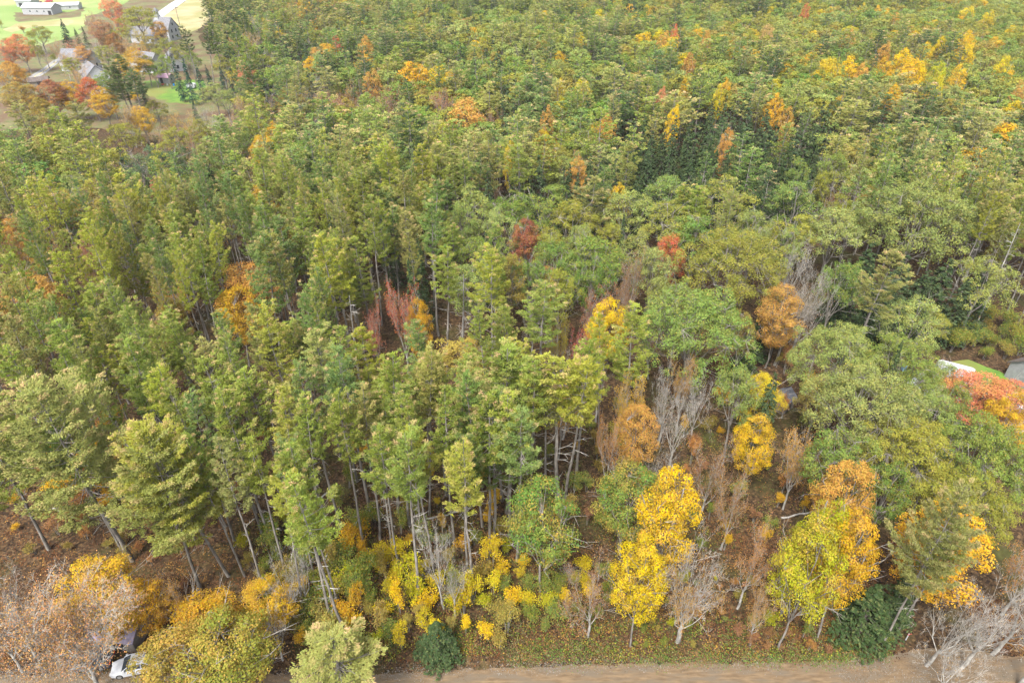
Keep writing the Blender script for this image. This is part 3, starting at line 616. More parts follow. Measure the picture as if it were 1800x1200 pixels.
# --- inner accents
for (k, tn, x, y, w, h, lb, ld) in [
    ('maple', 'orange', 422, 455, 100, 17, 'orange-topped maple alone in the left pine stand', 'the orange maple in the left pine stand'),
    ('maple', 'gold', 400, 500, 85, 15, 'gold maple just below the orange maple in the pine stand', None),
    ('maple', 'orange', 22, 478, 110, 17, 'orange maple at the left edge halfway up', 'the orange maple at the left edge'),
    ('oak', 'oakb', 100, 318, 110, 18, 'bronze-gold oak among pines near the left edge', 'the bronze-gold oak near the left edge'),
    ('maple', 'orange', 820, 168, 62, 17, 'orange maple amid dark pines in the upper middle', 'the orange maple in the upper middle'),
    ('maple', 'orange', 1013, 274, 42, 16, 'vivid orange maple above the dark hemlock belt', 'the vivid orange maple above the hemlocks'),
    ('maple', 'gold', 728, 104, 54, 16, 'gold-orange maple next to the lemon one far up', None),
    ('maple', 'lemon', 770, 112, 42, 15, 'lemon yellow maple next to the gold-orange one far up', 'the far lemon yellow maple'),
    ('thin', 'red', 700, 488, 84, 18, 'red maple among grey trunks in the pine stand', 'the red maple among the pine trunks'),
    ('thin', 'red', 652, 512, 55, 16, 'smaller red maple left of the larger red one in the pines', None),
    ('maple', 'red', 1183, 406, 58, 16, 'bright red maple between green oaks', 'the bright red maple between the oaks'),
    ('maple', 'darkred', 925, 375, 58, 16, 'dull red maple at the edge of the oaks', 'the dull red maple by the oaks'),
    ('thin', 'crimson', 1020, 568, 48, 14, 'small crimson tree beside a pale bare one', 'the small crimson tree'),
    ('maple', 'yellow', 1085, 313, 45, 16, 'small yellow maple rising between hemlocks and oaks', 'the small yellow maple behind the oaks'),
    ('maple', 'orange', 1065, 198, 40, 17, 'orange-gold narrow maple far up the middle', None),
    ('maple', 'orange', 650, 118, 32, 16, 'small orange maple far up left of middle', None),
    ('thin', 'darkred', 775, 152, 52, 16, 'reddish-brown maple behind the orange one in the upper middle', None),
    ('maple', 'coral', 276, 306, 34, 15, 'small coral red crown among left pines', 'the small coral red crown among the left pines'),
    ('thin', 'coral', 118, 406, 42, 16, 'thin coral maple below the bronze-gold oak', None),
    ('thin', 'darkred', 248, 545, 60, 15, 'thin dull pink maple before dark pine trunks', 'the thin dull pink maple'),
    ('maple', 'gold', 455, 228, 48, 17, 'gold tree above the yellow-green pines on the left', None),
    ('thin', 'tan', 350, 246, 60, 16, 'tan half bare tree below the village lawn', 'the tan tree below the lawn'),
    ('oak', 'oakd', 255, 245, 100, 19, 'dark rounded oak in a shaded gap on the left', 'the dark rounded oak in the left gap'),
    ('maple', 'gold', 730, 520, 50, 15, 'gold leaves lit up behind the central bare snag', None),
    ('bare', 'orange', 1412, 450, 100, 19.5, 'tall half bare tree with fine upswept twigs and orange top', 'the tall upswept half bare tree'),
    ('bare', 'grey', 1443, 440, 92, 20, 'tall bare pale tree with fan of fine upswept twigs', None),
    ('bare', 'tan', 1410, 395, 85, 19, 'brown bare tree behind the tall upswept one', None),
    ('maple', 'orange', 1385, 492, 80, 16, 'orange maple left of the tall bare fan-shaped tree', 'the orange maple beside the bare fan-shaped tree'),
    ('maple', 'gold', 1375, 548, 65, 9, 'gold lower tree under the orange maple on the bank', None),
    ('maple', 'yellow', 1072, 515, 72, 16, 'yellow maple mixed with bare twigs right of the middle', 'the yellow maple mixed with bare twigs'),
    ('thin', 'lemon', 985, 545, 55, 16, 'pale yellow thin tree with a white trunk right of the middle', None),
    ('maple', 'orange', 972, 460, 42, 13, 'small orange crown by the central green oaks', None),
    ('oak', 'oakb', 800, 590, 150, 16, 'brown-gold oak dead centre between pines', 'the brown-gold oak at the centre'),
    ('thin', 'brown', 1118, 436, 50, 17, 'narrow brown leafless-looking tree beside the green oak', 'the narrow brown tree beside the oak'),
    ('thin', 'brown', 1095, 480, 45, 15, 'second narrow brown tree below the first by the oak', None),
    ('thin', 'darkred', 1045, 500, 65, 15, 'purplish-brown thin tree in the central gap', None),
    ('bare', 'tan', 935, 490, 60, 15, 'bare purplish tree in the dark central gap', None),
    ('bare', 'grey', 1160, 520, 60, 15, 'bare grey tree before the large middle-right oak', None),
    ('bare', 'grey', 1060, 600, 80, 14, 'bare grey thicket tree below the small crimson tree', None),
    ('thin', 'gold', 1120, 655, 80, 15, 'gold thin-leaved tree above the orange one right of centre', None),
    ('maple', 'orange', 1128, 705, 75, 14, 'peach-orange maple between green pine and yellow maple', 'the peach-orange maple'),
    ('thin', 'orange', 1215, 622, 60, 14, 'thin orange-topped tree in the mixed thicket', None),
    ('bare', 'grey', 1240, 640, 80, 14, 'bare grey tree in the mixed thicket right of centre', None),
    ('maple', 'lemon', 1345, 655, 82, 12, 'lemon yellow maple beside the small grey roof', 'the lemon yellow maple beside the grey roof'),
    ('maple', 'yellow', 1343, 725, 74, 13, 'golden yellow maple below the small grey roof', 'the golden yellow maple below the grey roof'),
    ('thin', 'brown', 1265, 745, 100, 15, 'brown half bare tree right of the tall yellow maple', None),
    ('thin', 'rust', 1310, 800, 80, 15, 'rusty thin tree below the golden yellow maple', None),
    ('bare', 'grey', 1200, 690, 85, 13, 'bare grey tree above the tall yellow maple', None),
    ('thin', 'orange', 1425, 745, 80, 14, 'orange-leaved thin tree against the big right-hand oaks', None),
    ('maple', 'orange', 1515, 805, 95, 17.5, 'burnt orange maple behind the yellow-green verge maple', 'the burnt orange maple'),
    ('maple', 'coral', 1738, 655, 120, 10.5, 'coral red maple in front of the white house', 'the coral red maple by the white house'),
    ('maple', 'coral', 1790, 668, 80, 10, 'second coral maple crowding the first at the right edge', None),
    ('oak', 'oak', 1690, 668, 70, 10.5, 'small green oak left of the coral red maple', None),
    ('oak', 'oak2', 1668, 628, 66, 10, 'pale green oak at the lawn strip end', None),
    ('oak', 'oak2', 1640, 650, 75, 11, 'pale green oak over the rear trailers', None),
    ('maple', 'gold', 1792, 690, 85, 13, 'gold maple at the right edge beside the coral red one', None),
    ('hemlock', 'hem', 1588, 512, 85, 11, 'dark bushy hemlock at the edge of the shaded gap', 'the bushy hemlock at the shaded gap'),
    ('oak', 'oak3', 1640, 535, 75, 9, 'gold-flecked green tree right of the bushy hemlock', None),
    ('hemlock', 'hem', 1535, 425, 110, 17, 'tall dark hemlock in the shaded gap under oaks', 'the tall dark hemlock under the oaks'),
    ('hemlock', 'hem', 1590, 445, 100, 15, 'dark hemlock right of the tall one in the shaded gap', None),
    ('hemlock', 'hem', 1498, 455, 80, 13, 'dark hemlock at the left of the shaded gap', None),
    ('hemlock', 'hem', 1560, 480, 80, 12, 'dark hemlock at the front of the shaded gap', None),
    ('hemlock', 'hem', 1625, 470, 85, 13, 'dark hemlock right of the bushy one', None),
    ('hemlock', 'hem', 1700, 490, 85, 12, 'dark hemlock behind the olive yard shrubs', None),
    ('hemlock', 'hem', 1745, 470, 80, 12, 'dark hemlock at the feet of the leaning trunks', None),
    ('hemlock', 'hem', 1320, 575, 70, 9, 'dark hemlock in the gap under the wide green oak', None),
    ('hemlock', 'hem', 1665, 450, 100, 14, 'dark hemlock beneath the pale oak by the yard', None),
    ('hemlock', 'hem', 1340, 560, 60, 8, 'small dark hemlock behind the forked grey trunk', None),
    ('bigoak', 'oak2', 1635, 316, 195, 22, 'very large pale green oak towering over the yard', 'the very large pale green oak'),
    ('bigoak', 'oak3', 1300, 402, 190, 20, 'wide olive-yellow oak below the bright red maple', 'the wide olive-yellow oak'),
    ('bigoak', 'oak', 1225, 502, 205, 20, 'wide green oak over the forked grey trunk', 'the wide green oak right of centre'),
    ('oak', 'oak3', 1285, 304, 125, 19, 'domed olive oak with a visible trunk in the upper right', 'the domed olive oak'),
    ('bigoak', 'oak2', 1500, 574, 170, 17, 'wide pale green oak upper left of the roadside oaks', None),
    ('bigoak', 'oak', 1600, 600, 150, 14, 'green oak screening the white trailers', 'the green oak screening the trailers'),
    ('bigoak', 'oak2', 1540, 655, 200, 17.5, 'broadest pale green oak left of the trailers', 'the broadest pale oak by the trailers'),
    ('bigoak', 'oak3', 1610, 742, 180, 15, 'broad olive oak below the trailers', None),
    ('oak', 'oak', 1500, 745, 125, 16.5, 'round green oak behind the burnt orange maple', None),
    ('oak', 'oak4', 1580, 815, 110, 14, 'fresh oak behind the thick-trunked pine', None),
    ('oak', 'oakd', 1665, 770, 95, 12, 'deep green oak low between the broad right-hand oaks', None),
    ('oak', 'oakb', 1455, 660, 80, 12, 'brown-gold oak at the edge of the broad pale one', None),
    ('bigoak', 'oak', 1755, 745, 190, 15.5, 'broad green oak below the coral red maple', 'the broad oak below the coral red maple'),
    ('oak', 'oak2', 1665, 690, 90, 13, 'small pale oak in front of the white trailer', None),
    ('bigoak', 'oak3', 1715, 830, 165, 13, 'green oak low behind the thick-trunked pine', None),
    ('oak', 'oak2', 1750, 440, 110, 16, 'pale oak beside the leaning trunks at the right', None),
    ('oak', 'oak', 1045, 405, 130, 18, 'bushy fresh oak left of the bright red maple', 'the bushy oak left of the red maple'),
    ('oak', 'oak2', 1110, 320, 105, 18, 'pale green oak under the small yellow maple', None),
    ('oak', 'oak', 1178, 296, 100, 18, 'domed green oak right of the small yellow maple', None),
    ('oak', 'oak3', 1190, 345, 110, 18, 'olive oak in the middle of the oak clump', None),
    ('oak', 'oak4', 1230, 370, 110, 17, 'green oak below the domed olive oak', None),
    ('oak', 'oak', 960, 315, 105, 18, 'green oak at the left end of the oak clump', 'the oak at the left end of the oak clump'),
    ('oak', 'oak3', 1005, 345, 110, 18, 'olive-green oak third from the left in the clump', None),
    ('oak', 'oak2', 835, 318, 95, 18, 'light green oak right of the pine slope', None),
    ('oak', 'oak4', 900, 330, 95, 17, 'fresh oak between two lighter oaks', None),
    ('oak', 'oak', 1410, 310, 105, 18, 'round green oak between the domed oak and huge oak', 'the round oak right of the domed one'),
    ('oak', 'oak2', 1485, 352, 110, 18, 'round pale oak left of the very large one', None),
    ('oak', 'oak3', 1400, 365, 90, 16, 'olive oak below the round green one', None),
    ('oak', 'oak4', 975, 410, 90, 17, 'fresh green oak below the dull red maple', None),
    ('oak', 'oak', 1490, 440, 85, 18, 'narrow green oak beside the tall bare tree', None),
    ('maple', 'oakb', 1541, 318, 45, 16, 'deep gold-brown crown glowing between oaks', 'the deep gold crown between the oaks'),
    ('pine', 'pine4', 1772, 320, 95, 22, 'tawny pine at the right edge above leaning trunks', 'the tawny pine at the right edge'),
    ('pine', 'pine2', 1120, 553, 95, 21, 'pale pine standing before the wide green oak', 'the pale pine before the wide green oak'),
    ('pine', 'pine', 890, 622, 150, 24, 'broad pine at the centre with brown cone tips', 'the broad pine at the centre'),
    ('pine', 'pine2', 1002, 628, 150, 24, 'broad pine right of its twin at the centre', None),
    ('pine', 'pine3', 860, 690, 105, 23, 'pine in front of the brown-gold centre oak', None),
    ('pine', 'pine', 945, 500, 110, 22, 'smooth domed pine just right of centre', None),
    ('pine', 'pine2', 862, 432, 95, 23, 'tall flat-topped pine with bare grey trunk near the middle', 'the tall flat-topped pine near the middle'),
    ('pine', 'pine', 772, 430, 80, 23, 'tall narrow pine left of the flat-topped one', None),
    ('pine', 'pine2', 568, 418, 85, 24, 'lime-bright pine spire in the left-hand stand', 'the lime-bright pine spire'),
    ('pine', 'pine4', 705, 300, 75, 24, 'tall pine spire with long trunk at upper centre-left', None),
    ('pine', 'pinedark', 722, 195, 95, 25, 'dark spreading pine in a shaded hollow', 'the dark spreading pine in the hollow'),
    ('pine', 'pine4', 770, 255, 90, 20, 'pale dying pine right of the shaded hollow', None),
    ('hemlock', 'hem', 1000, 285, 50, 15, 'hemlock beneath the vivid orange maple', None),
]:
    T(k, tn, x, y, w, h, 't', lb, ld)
T('snag', 'grey', 803, 485, 60, 16, 't', 'dead white snag with broken side branches at the centre', 'the dead white snag')
T('snag', 'grey', 608, 520, 50, 16, 't', 'dead grey snag amid the left-centre pines', 'the dead snag in the left-centre pines')
T('snag', 'grey', 1796, 395, 40, 20, 't', 'bare leaning grey trunk at the right edge over the yard', None)
# --- the village in the upper left
for (k, tn, x, y, w, h, lb, ld) in [
    ('oak', 'oak3', 236, 4, 66, 19, 'round olive tree beside the steepled white house', 'the round olive village tree'),
    ('maple', 'coral', 190, -14, 36, 18, 'coral maple at the top edge left of the round olive tree', None),
    ('maple', 'orange', 275, 34, 27, 12, 'orange tree before the white farmhouse front', 'the orange tree before the farmhouse'),
    ('maple', 'coral', 203, 18, 20, 14, 'slim coral tree behind the round olive one', None),
    ('maple', 'brown', 172, 32, 44, 15, 'brownish tree in the village above the roofs', None),
    ('thin', 'tan', 158, 20, 30, 14, 'tan thin tree at the green field edge', None),
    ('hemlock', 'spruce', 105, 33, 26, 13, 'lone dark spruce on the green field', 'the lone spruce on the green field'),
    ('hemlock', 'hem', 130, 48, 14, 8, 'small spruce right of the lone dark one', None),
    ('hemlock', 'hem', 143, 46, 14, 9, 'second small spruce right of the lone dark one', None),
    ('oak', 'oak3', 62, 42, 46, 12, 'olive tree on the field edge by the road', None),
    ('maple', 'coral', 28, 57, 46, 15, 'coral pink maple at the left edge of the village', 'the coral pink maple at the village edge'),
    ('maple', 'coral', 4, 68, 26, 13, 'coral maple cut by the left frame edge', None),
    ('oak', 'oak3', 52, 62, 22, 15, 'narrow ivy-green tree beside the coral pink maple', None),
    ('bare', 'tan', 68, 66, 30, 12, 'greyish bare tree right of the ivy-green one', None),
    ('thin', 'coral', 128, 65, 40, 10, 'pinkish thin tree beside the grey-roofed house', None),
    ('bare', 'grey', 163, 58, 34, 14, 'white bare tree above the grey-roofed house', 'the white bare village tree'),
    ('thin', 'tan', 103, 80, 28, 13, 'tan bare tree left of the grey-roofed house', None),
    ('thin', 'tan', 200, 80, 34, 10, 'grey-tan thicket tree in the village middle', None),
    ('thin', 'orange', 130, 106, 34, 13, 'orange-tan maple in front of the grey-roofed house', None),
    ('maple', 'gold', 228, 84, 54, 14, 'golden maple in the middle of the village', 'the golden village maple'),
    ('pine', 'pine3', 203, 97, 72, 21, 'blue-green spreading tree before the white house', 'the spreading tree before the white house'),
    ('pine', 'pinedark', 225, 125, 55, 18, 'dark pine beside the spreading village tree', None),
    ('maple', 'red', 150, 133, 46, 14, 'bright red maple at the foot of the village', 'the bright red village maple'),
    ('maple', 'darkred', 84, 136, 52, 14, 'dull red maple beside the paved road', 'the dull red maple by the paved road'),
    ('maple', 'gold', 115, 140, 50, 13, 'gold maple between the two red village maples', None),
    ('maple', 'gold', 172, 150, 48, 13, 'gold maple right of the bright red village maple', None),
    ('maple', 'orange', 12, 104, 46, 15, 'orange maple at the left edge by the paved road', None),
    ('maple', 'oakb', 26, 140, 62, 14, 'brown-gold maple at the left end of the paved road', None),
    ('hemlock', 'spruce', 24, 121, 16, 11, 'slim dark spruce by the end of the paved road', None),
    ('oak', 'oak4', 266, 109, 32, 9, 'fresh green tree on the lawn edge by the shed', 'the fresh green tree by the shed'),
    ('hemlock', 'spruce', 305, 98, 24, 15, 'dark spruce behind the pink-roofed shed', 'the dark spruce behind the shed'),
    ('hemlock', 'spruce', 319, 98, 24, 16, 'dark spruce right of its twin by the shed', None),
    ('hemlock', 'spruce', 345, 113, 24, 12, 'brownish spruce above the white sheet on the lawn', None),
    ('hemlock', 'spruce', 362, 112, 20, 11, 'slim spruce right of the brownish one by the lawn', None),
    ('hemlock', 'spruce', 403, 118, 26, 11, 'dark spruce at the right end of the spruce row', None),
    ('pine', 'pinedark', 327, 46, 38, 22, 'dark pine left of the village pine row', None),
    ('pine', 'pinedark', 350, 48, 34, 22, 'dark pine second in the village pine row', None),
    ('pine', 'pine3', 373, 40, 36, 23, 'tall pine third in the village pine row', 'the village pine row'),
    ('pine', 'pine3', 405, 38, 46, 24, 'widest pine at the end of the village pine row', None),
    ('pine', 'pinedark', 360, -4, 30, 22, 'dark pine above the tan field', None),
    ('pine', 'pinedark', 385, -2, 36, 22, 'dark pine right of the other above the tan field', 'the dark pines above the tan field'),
    ('oak', 'oak3', 287, 62, 42, 14, 'olive tree before the farmhouse wing', None),
    ('thin', 'lemon', 238, 50, 36, 10, 'yellowish thin tree below the round olive one', None),
    ('thin', 'gold', 245, 70, 30, 10, 'gold thin tree left of the olive one', None),
    ('thin', 'orange', 262, 86, 26, 8, 'small orange tree between the farmhouse and the golden maple', None),
    ('oak', 'oak3', 268, 172, 40, 9, 'olive tree at the lower edge of the lawn', 'the olive tree below the lawn'),
    ('thin', 'gold', 300, 190, 44, 9, 'tan-gold tree under the lawn', None),
    ('thin', 'gold', 325, 194, 40, 9, 'second tan-gold tree under the lawn', None),
    ('oak', 'oak2', 372, 140, 46, 12, 'pale olive tree right of the lawn', 'the pale olive tree right of the lawn'),
    ('oak', 'oak2', 392, 150, 46, 12, 'pale olive tree second right of the lawn', None),
    ('hemlock', 'spruce', 335, 169, 11, 7, 'slim dark arborvitae below the lawn', None),
    ('hemlock', 'hem', 247, 152, 9, 6, 'slim green arborvitae left of the lawn', None),
    ('maple', 'coral', 428, 108, 34, 15, 'coral red maple right of the village pines', 'the coral maple right of the village pines'),
    ('bare', 'grey', 442, 15, 50, 20, 'tall bare grey tree above the village pines', 'the tall bare grey tree in the distance'),
    ('bare', 'grey', 365, 28, 30, 12, 'bare grey tree by the tan field', None),
    ('bare', 'grey', 470, 15, 26, 20, 'slim bare tree before dark distant hemlocks', None),
    ('hemlock', 'hem', 500, 62, 46, 17, 'broad dark hemlock right of the village', 'the broad hemlock right of the village'),
    ('maple', 'gold', 575, 72, 40, 15, 'gold maple under the small red one', None),
    ('maple', 'red', 590, 60, 22, 16, 'small red maple right of the village woods', 'the small red maple right of the village woods'),
    ('maple', 'orange', 560, 80, 40, 14, 'orange maple left of the gold one', None),
    ('pine', 'pinedark', 440, 105, 60, 23, 'dark tall pine right of the coral maple', None),
    ('pine', 'pine3', 490, 103, 55, 23, 'blue-green tall pine second right of the coral maple', 'the tall blue-green pine pair'),
    ('thin', 'orange', 465, 165, 40, 12, 'rusty tree below the tall blue-green pines', None),
    ('thin', 'tan', 540, 150, 50, 13, 'tan thin tree right of the tall blue-green pines', None),
    ('maple', 'gold', 545, 98, 36, 14, 'gold-olive maple above the tan thin tree', None),
    ('maple', 'gold', 480, 215, 40, 14, 'gold maple hidden low among the left pines', None),
    ('oak', 'oak3', 318, 70, 40, 13, 'olive tree between farmhouse and village pines', None),
    ('oak', 'oak', 330, 85, 36, 12, 'green tree under the left village pines', None),
    ('oak', 'oak3', 385, 95, 40, 13, 'olive tree at the foot of the village pine row', None),
    ('maple', 'brown', 190, 55, 34, 13, 'brownish tree above the golden village maple', None),
    ('thin', 'tan', 218, 66, 32, 11, 'tan tree between the brown and golden ones', None),
    ('oak', 'oak3', 205, 40, 34, 13, 'olive-brown tree left under the round olive one', None),
    ('thin', 'tan', 90, 62, 30, 11, 'tan thicket tree beyond the paved road', None),
    ('oak', 'oak3', 180, 76, 36, 11, 'olive tree behind the white two storey house', None),
    ('thin', 'tan', 118, 88, 32, 12, 'grey-tan tree over the left roof end', None),
    ('maple', 'orange', 140, 78, 30, 10, 'orange-brown tree over the grey roof', None),
    ('pine', 'pine3', 180, 124, 44, 15, 'blue-green pine in front of the white house', None),
    ('hemlock', 'hem', 240, 132, 26, 10, 'dark hemlock at the left end of the lawn', None),
    ('oak', 'oak3', 250, 92, 34, 12, 'olive tree in front of the farmhouse wing end', None),
    ('oak', 'oak', 285, 90, 32, 13, 'green tree behind the mauve-roofed shed', None),
    ('hemlock', 'spruce', 383, 115, 22, 11, 'dark spruce fourth along the lawn edge', None),
    ('oak', 'oak3', 345, 205, 52, 14, 'olive tree in the hollow right under the lawn', None),
    ('bare', 'grey', 372, 195, 46, 14, 'bare grey tree in the hollow right under the lawn', None),
    ('thin', 'tan', 400, 190, 46, 14, 'tan-grey tree before the tall blue-green pines', None),
    ('oak', 'oak2', 425, 185, 50, 14, 'pale olive tree before the tall blue-green pines', None),
    ('thin', 'brown', 330, 232, 50, 14, 'brown thin tree under the hollow by the lawn', None),
    ('pine', 'pine3', 385, 215, 56, 19, 'blue-green pine at the foot of the hollow by the lawn', None),
    ('oak', 'oak', 415, 222, 50, 15, 'green tree at the foot of the hollow by the lawn', None),
    ('pine', 'pine4', 352, 240, 56, 19, 'tawny pine beside the tan tree below the lawn', None),
    ('oak', 'oakd', 310, 245, 56, 16, 'deep green oak beside the dark rounded oak', None),
    ('thin', 'orange', 440, 200, 40, 12, 'orange thin tree in the gap before the tall pines', None),
    ('bare', 'grey', 350, 178, 40, 10, 'bare grey tree at the right tip of the lawn', None),
    ('pine', 'pinedark', 402, 8, 36, 22, 'dark pine third above the tan field', None),
    ('pine', 'pinedark', 420, 22, 36, 21, 'dark pine by the tall bare grey tree', None),
    ('oak', 'oak3', 425, 60, 40, 14, 'olive tree behind the widest village pine', None),
    ('thin', 'tan', 438, 48, 40, 17, 'tan thin tree under the tall bare grey one', None),
    ('oak', 'oak', 392, 70, 36, 13, 'green tree under the dark pines by the tan field', None),
    ('bare', 'grey', 455, 70, 46, 14, 'bare grey tree left of the broad far hemlock', None),
    ('oak', 'oak2', 420, 88, 40, 12, 'pale tree behind the coral maple', None),
    ('hemlock', 'hem', 395, 45, 26, 15, 'dark hemlock between the two rows of village pines', None),
    ('oak', 'oak3', 470, 92, 44, 14, 'olive tree under the broad far hemlock', None),
    ('thin', 'tan', 150, 98, 44, 12, 'tan-grey thin tree across the wide grey roof', None),
    ('oak', 'oak3', 118, 96, 36, 11, 'olive tree at the left end of the wide grey roof', None),
    ('pine', 'pinedark', 205, 118, 44, 18, 'dark pine filling the front of the white house', None),
    ('oak', 'oak', 170, 128, 36, 10, 'green tree before the white two storey house', None),
    ('oak', 'oakb', 262, 58, 36, 11, 'brown-gold tree before the low farmhouse wing', None),
    ('maple', 'oakb', 60, 168, 46, 14, 'gold-olive maple in the row before the village', None),
    ('pine', 'pine4', 140, 172, 62, 20, 'pale-tipped pine in the row before the village', None),
    ('pine', 'pine', 100, 185, 60, 20, 'green pine left of the pale-tipped one before the village', None),
    ('pine', 'pine4', 30, 178, 62, 20, 'tawny pine at the left of the row before the village', None),
    ('thin', 'tan', 215, 178, 46, 13, 'tan thin tree at the foot of the spreading village tree', None),
    ('maple', 'gold', 243, 182, 36, 12, 'gold maple low beside the olive tree below the lawn', None),
    ('oak', 'oak3', 205, 205, 60, 15, 'olive tree below the gold village maples', None),
    ('oak', 'oak3', 300, 215, 56, 13, 'olive tree under the tan-gold pair below the lawn', None),
    ('thin', 'tan', 270, 205, 46, 12, 'grey-tan tree below the olive tree under the lawn', None),
    ('maple', 'orange', 52, 150, 40, 12, 'orange-tan maple between gold and dull red ones', None),
    ('thin', 'tan', 415, 165, 46, 13, 'grey thin tree right of the pale olive trees', None),
    ('oak', 'oak2', 425, 135, 40, 14, 'pale green tree under the village pine row', None),
    ('thin', 'tan', 505, 105, 30, 13, 'tan tree behind the tall blue-green pines', None),
]:
    T(k, tn, x, y, w, h, 't', lb, ld)
for i, (x, y, w, tn) in enumerate([(1500, 97, 32, 'yellow'), (1590, 82, 34, 'yellow'), (1600, 98, 40, 'gold'), (1638, 72, 24, 'yellow'), (1658, 62, 24, 'yellow'), (1712, 52, 28, 'gold'),
        (1705, 76, 32, 'yellow'), (1622, 104, 34, 'yellow'), (1655, 104, 34, 'ygreen'), (1455, 96, 24, 'lemon'), (1478, 100, 22, 'lemon'), (1585, 146, 34, 'gold'), (1612, 138, 34, 'yellow'), (1635, 152, 24, 'gold'),
        (1690, 108, 28, 'gold'), (1768, 96, 30, 'lemon'), (1283, 134, 22, 'gold'), (1270, 140, 22, 'lemon'), (1210, 132, 24, 'gold'), (1362, 160, 30, 'gold'), (1285, 222, 34, 'orange'),
        (1180, 66, 30, 'lemon'), (1166, 52, 24, 'orange'), (1192, 40, 16, 'red'), (1164, 148, 20, 'coral'), (1030, 132, 34, 'lemon'), (985, 135, 26, 'lemon'), (985, 168, 32, 'ygreen'), (960, 182, 26, 'orange'), (1185, 180, 24, 'yellow'),
        (1705, 8, 26, 'lemon'), (1500, 50, 18, 'orange'), (1415, 2, 16, 'red'), (1580, 20, 18, 'orange'), (640, 62, 26, 'orange'), (900, 240, 30, 'lemon'), (1385, 185, 30, 'orange'), (1215, 90, 26, 'rust'),
        (1245, 50, 22, 'orange'), (1310, 80, 20, 'orange'), (1350, 40, 24, 'tan'), (1655, 130, 24, 'lemon'), (1800, 140, 24, 'orange'), (1740, 15, 22, 'lemon'), (1560, 70, 26, 'orange'), (1520, 108, 28, 'orange'), (1560, 97, 30, 'gold')]):
    T('maple', tn, x, y, w, 16 + (i % 3), 't', None, {0: 'the first yellow maple of the far right cluster', 4: 'the small yellow maples far up on the right', 16: 'the narrow gold maple far up', 23: 'the tiny red maple at the top edge', 20: 'the orange maple in the far hemlocks', 25: 'the pale lemon maple far up', 32: 'the red speck of a maple at the top'}.get(i))

# ------------------------------------------------------------------ where nothing of the wood may stand (foot on the ground, photo frame)
def inside(poly, x, y):
    c = False; j = len(poly) - 1
    for i in range(len(poly)):
        xi, yi = poly[i]; xj, yj = poly[j]
        if (yi > y) != (yj > y) and x < (xj - xi) * (y - yi) / (yj - yi) + xi: c = not c
        j = i
    return c
CLEAR = [
    [(-400, -400), (352, -400), (345, 60), (385, 95), (395, 150), (350, 190), (255, 192), (180, 190), (-400, 200)],        # village
    [(-80, 880), (180, 850), (300, 900), (350, 960), (430, 1000), (620, 925), (1040, 900), (1060, 960), (1260, 985), (1560, 1010), (1900, 1010), (1900, 2600), (-900, 2600), (-300, 900)],  # front strip
    [(1560, 560), (1700, 560), (1900, 600), (2000, 900), (1640, 900), (1600, 700)],     # yard
    [(1290, 640), (1400, 640), (1400, 720), (1290, 720)],
    [(1500, 520), (1640, 520), (1660, 600), (1500, 600)],                          # shaded gap by the yard
    [(800, 640), (1100, 640), (1120, 700), (1000, 690), (820, 690)],                          
]
CLEARTOP = [[(-400, -400), (350, -400), (352, 30), (385, 60), (400, 110), (410, 160), (350, 205), (255, 205), (200, 180), (0, 172), (-400, 172)],
    [(1395, 450), (1480, 440), (1470, 600), (1400, 590)], [(650, 505), (735, 490), (735, 570), (650, 570)], [(385, 465), (460, 465), (455, 525), (385, 525)], [(775, 495), (825, 495), (825, 570), (775, 570)], [(1150, 412), (1215, 412), (1205, 450), (1155, 450)], [(1005, 575), (1040, 575), (1040, 615), (1005, 615)]]
REGION = [([(830, 262), (1000, 225), (1180, 200), (1260, 130), (1450, 135), (1500, 165), (1460, 235), (1330, 285), (1180, 300), (1000, 312), (880, 312)], 'HHHHHp'),
    ([(820, 290), (1500, 290), (1520, 480), (1250, 600), (1130, 560), (960, 480), (860, 420)], 'OOOOoOO'),
    ([(1540, 120), (1700, 135), (1650, 165), (1550, 165)], 'HHp'), ([(440, 40), (620, 30), (620, 80), (470, 110)], 'HdHOB'),
    ([(420, 110), (640, 60), (700, 130), (560, 230), (430, 220)], 'pBRoOpR'), ([(1370, 560), (1400, 460), (1480, 430), (1480, 560)], 'BR')]
# what grows where, by the tip's place in the frame: 12 x 8 cells of 150
ZONE = [
    ['pdH', 'pdH', 'pPHB', 'pOBRo', 'pOOo', 'pOOoH', 'pOOo', 'pOOoH', 'pOOo', 'pOOoo', 'OOoop', 'OOoo'],
    ['PPpoO', 'PpoBoH', 'PPpoR', 'PPPpO', 'PPPpo', 'PPpOR', 'PpHOpO', 'PHHOp', 'HHppO', 'pOHpO', 'poppO', 'poppO'],
    ['PPPR', 'PPP', 'PPPP', 'PPPP', 'PPPH', 'OOHH', 'OOHH', 'OOHo', 'pOOp', 'pPOo', 'OPOp', 'PPOo'],
    ['PPPP', 'PPPP', 'PPPP', 'PPPP', 'PPPB', 'PPHB', 'OPB', 'OOo', 'OOo', 'HBo', 'HHO', 'PHO'],
    ['PPPP', 'PPPP', 'PPPP', 'PPPP', 'PPPP', 'PPPo', 'PPPo', 'BRB', 'BRO', 'OOo', 'OO', 'OO'],
    ['PPPP', 'PPPP', 'PPPP', 'PPPP', 'PPPP', 'PPPP', 'PPP', 'BYR', 'BYR', 'OO', 'OO', 'OO'],
    ['PPPP', 'PPPP', 'PPPP', 'PPPP', 'PPPP', 'PPPP', 'PPP', 'BBR', 'BBR', 'BO', 'OO', 'OO'],
    ['PPPP'] * 12,
]
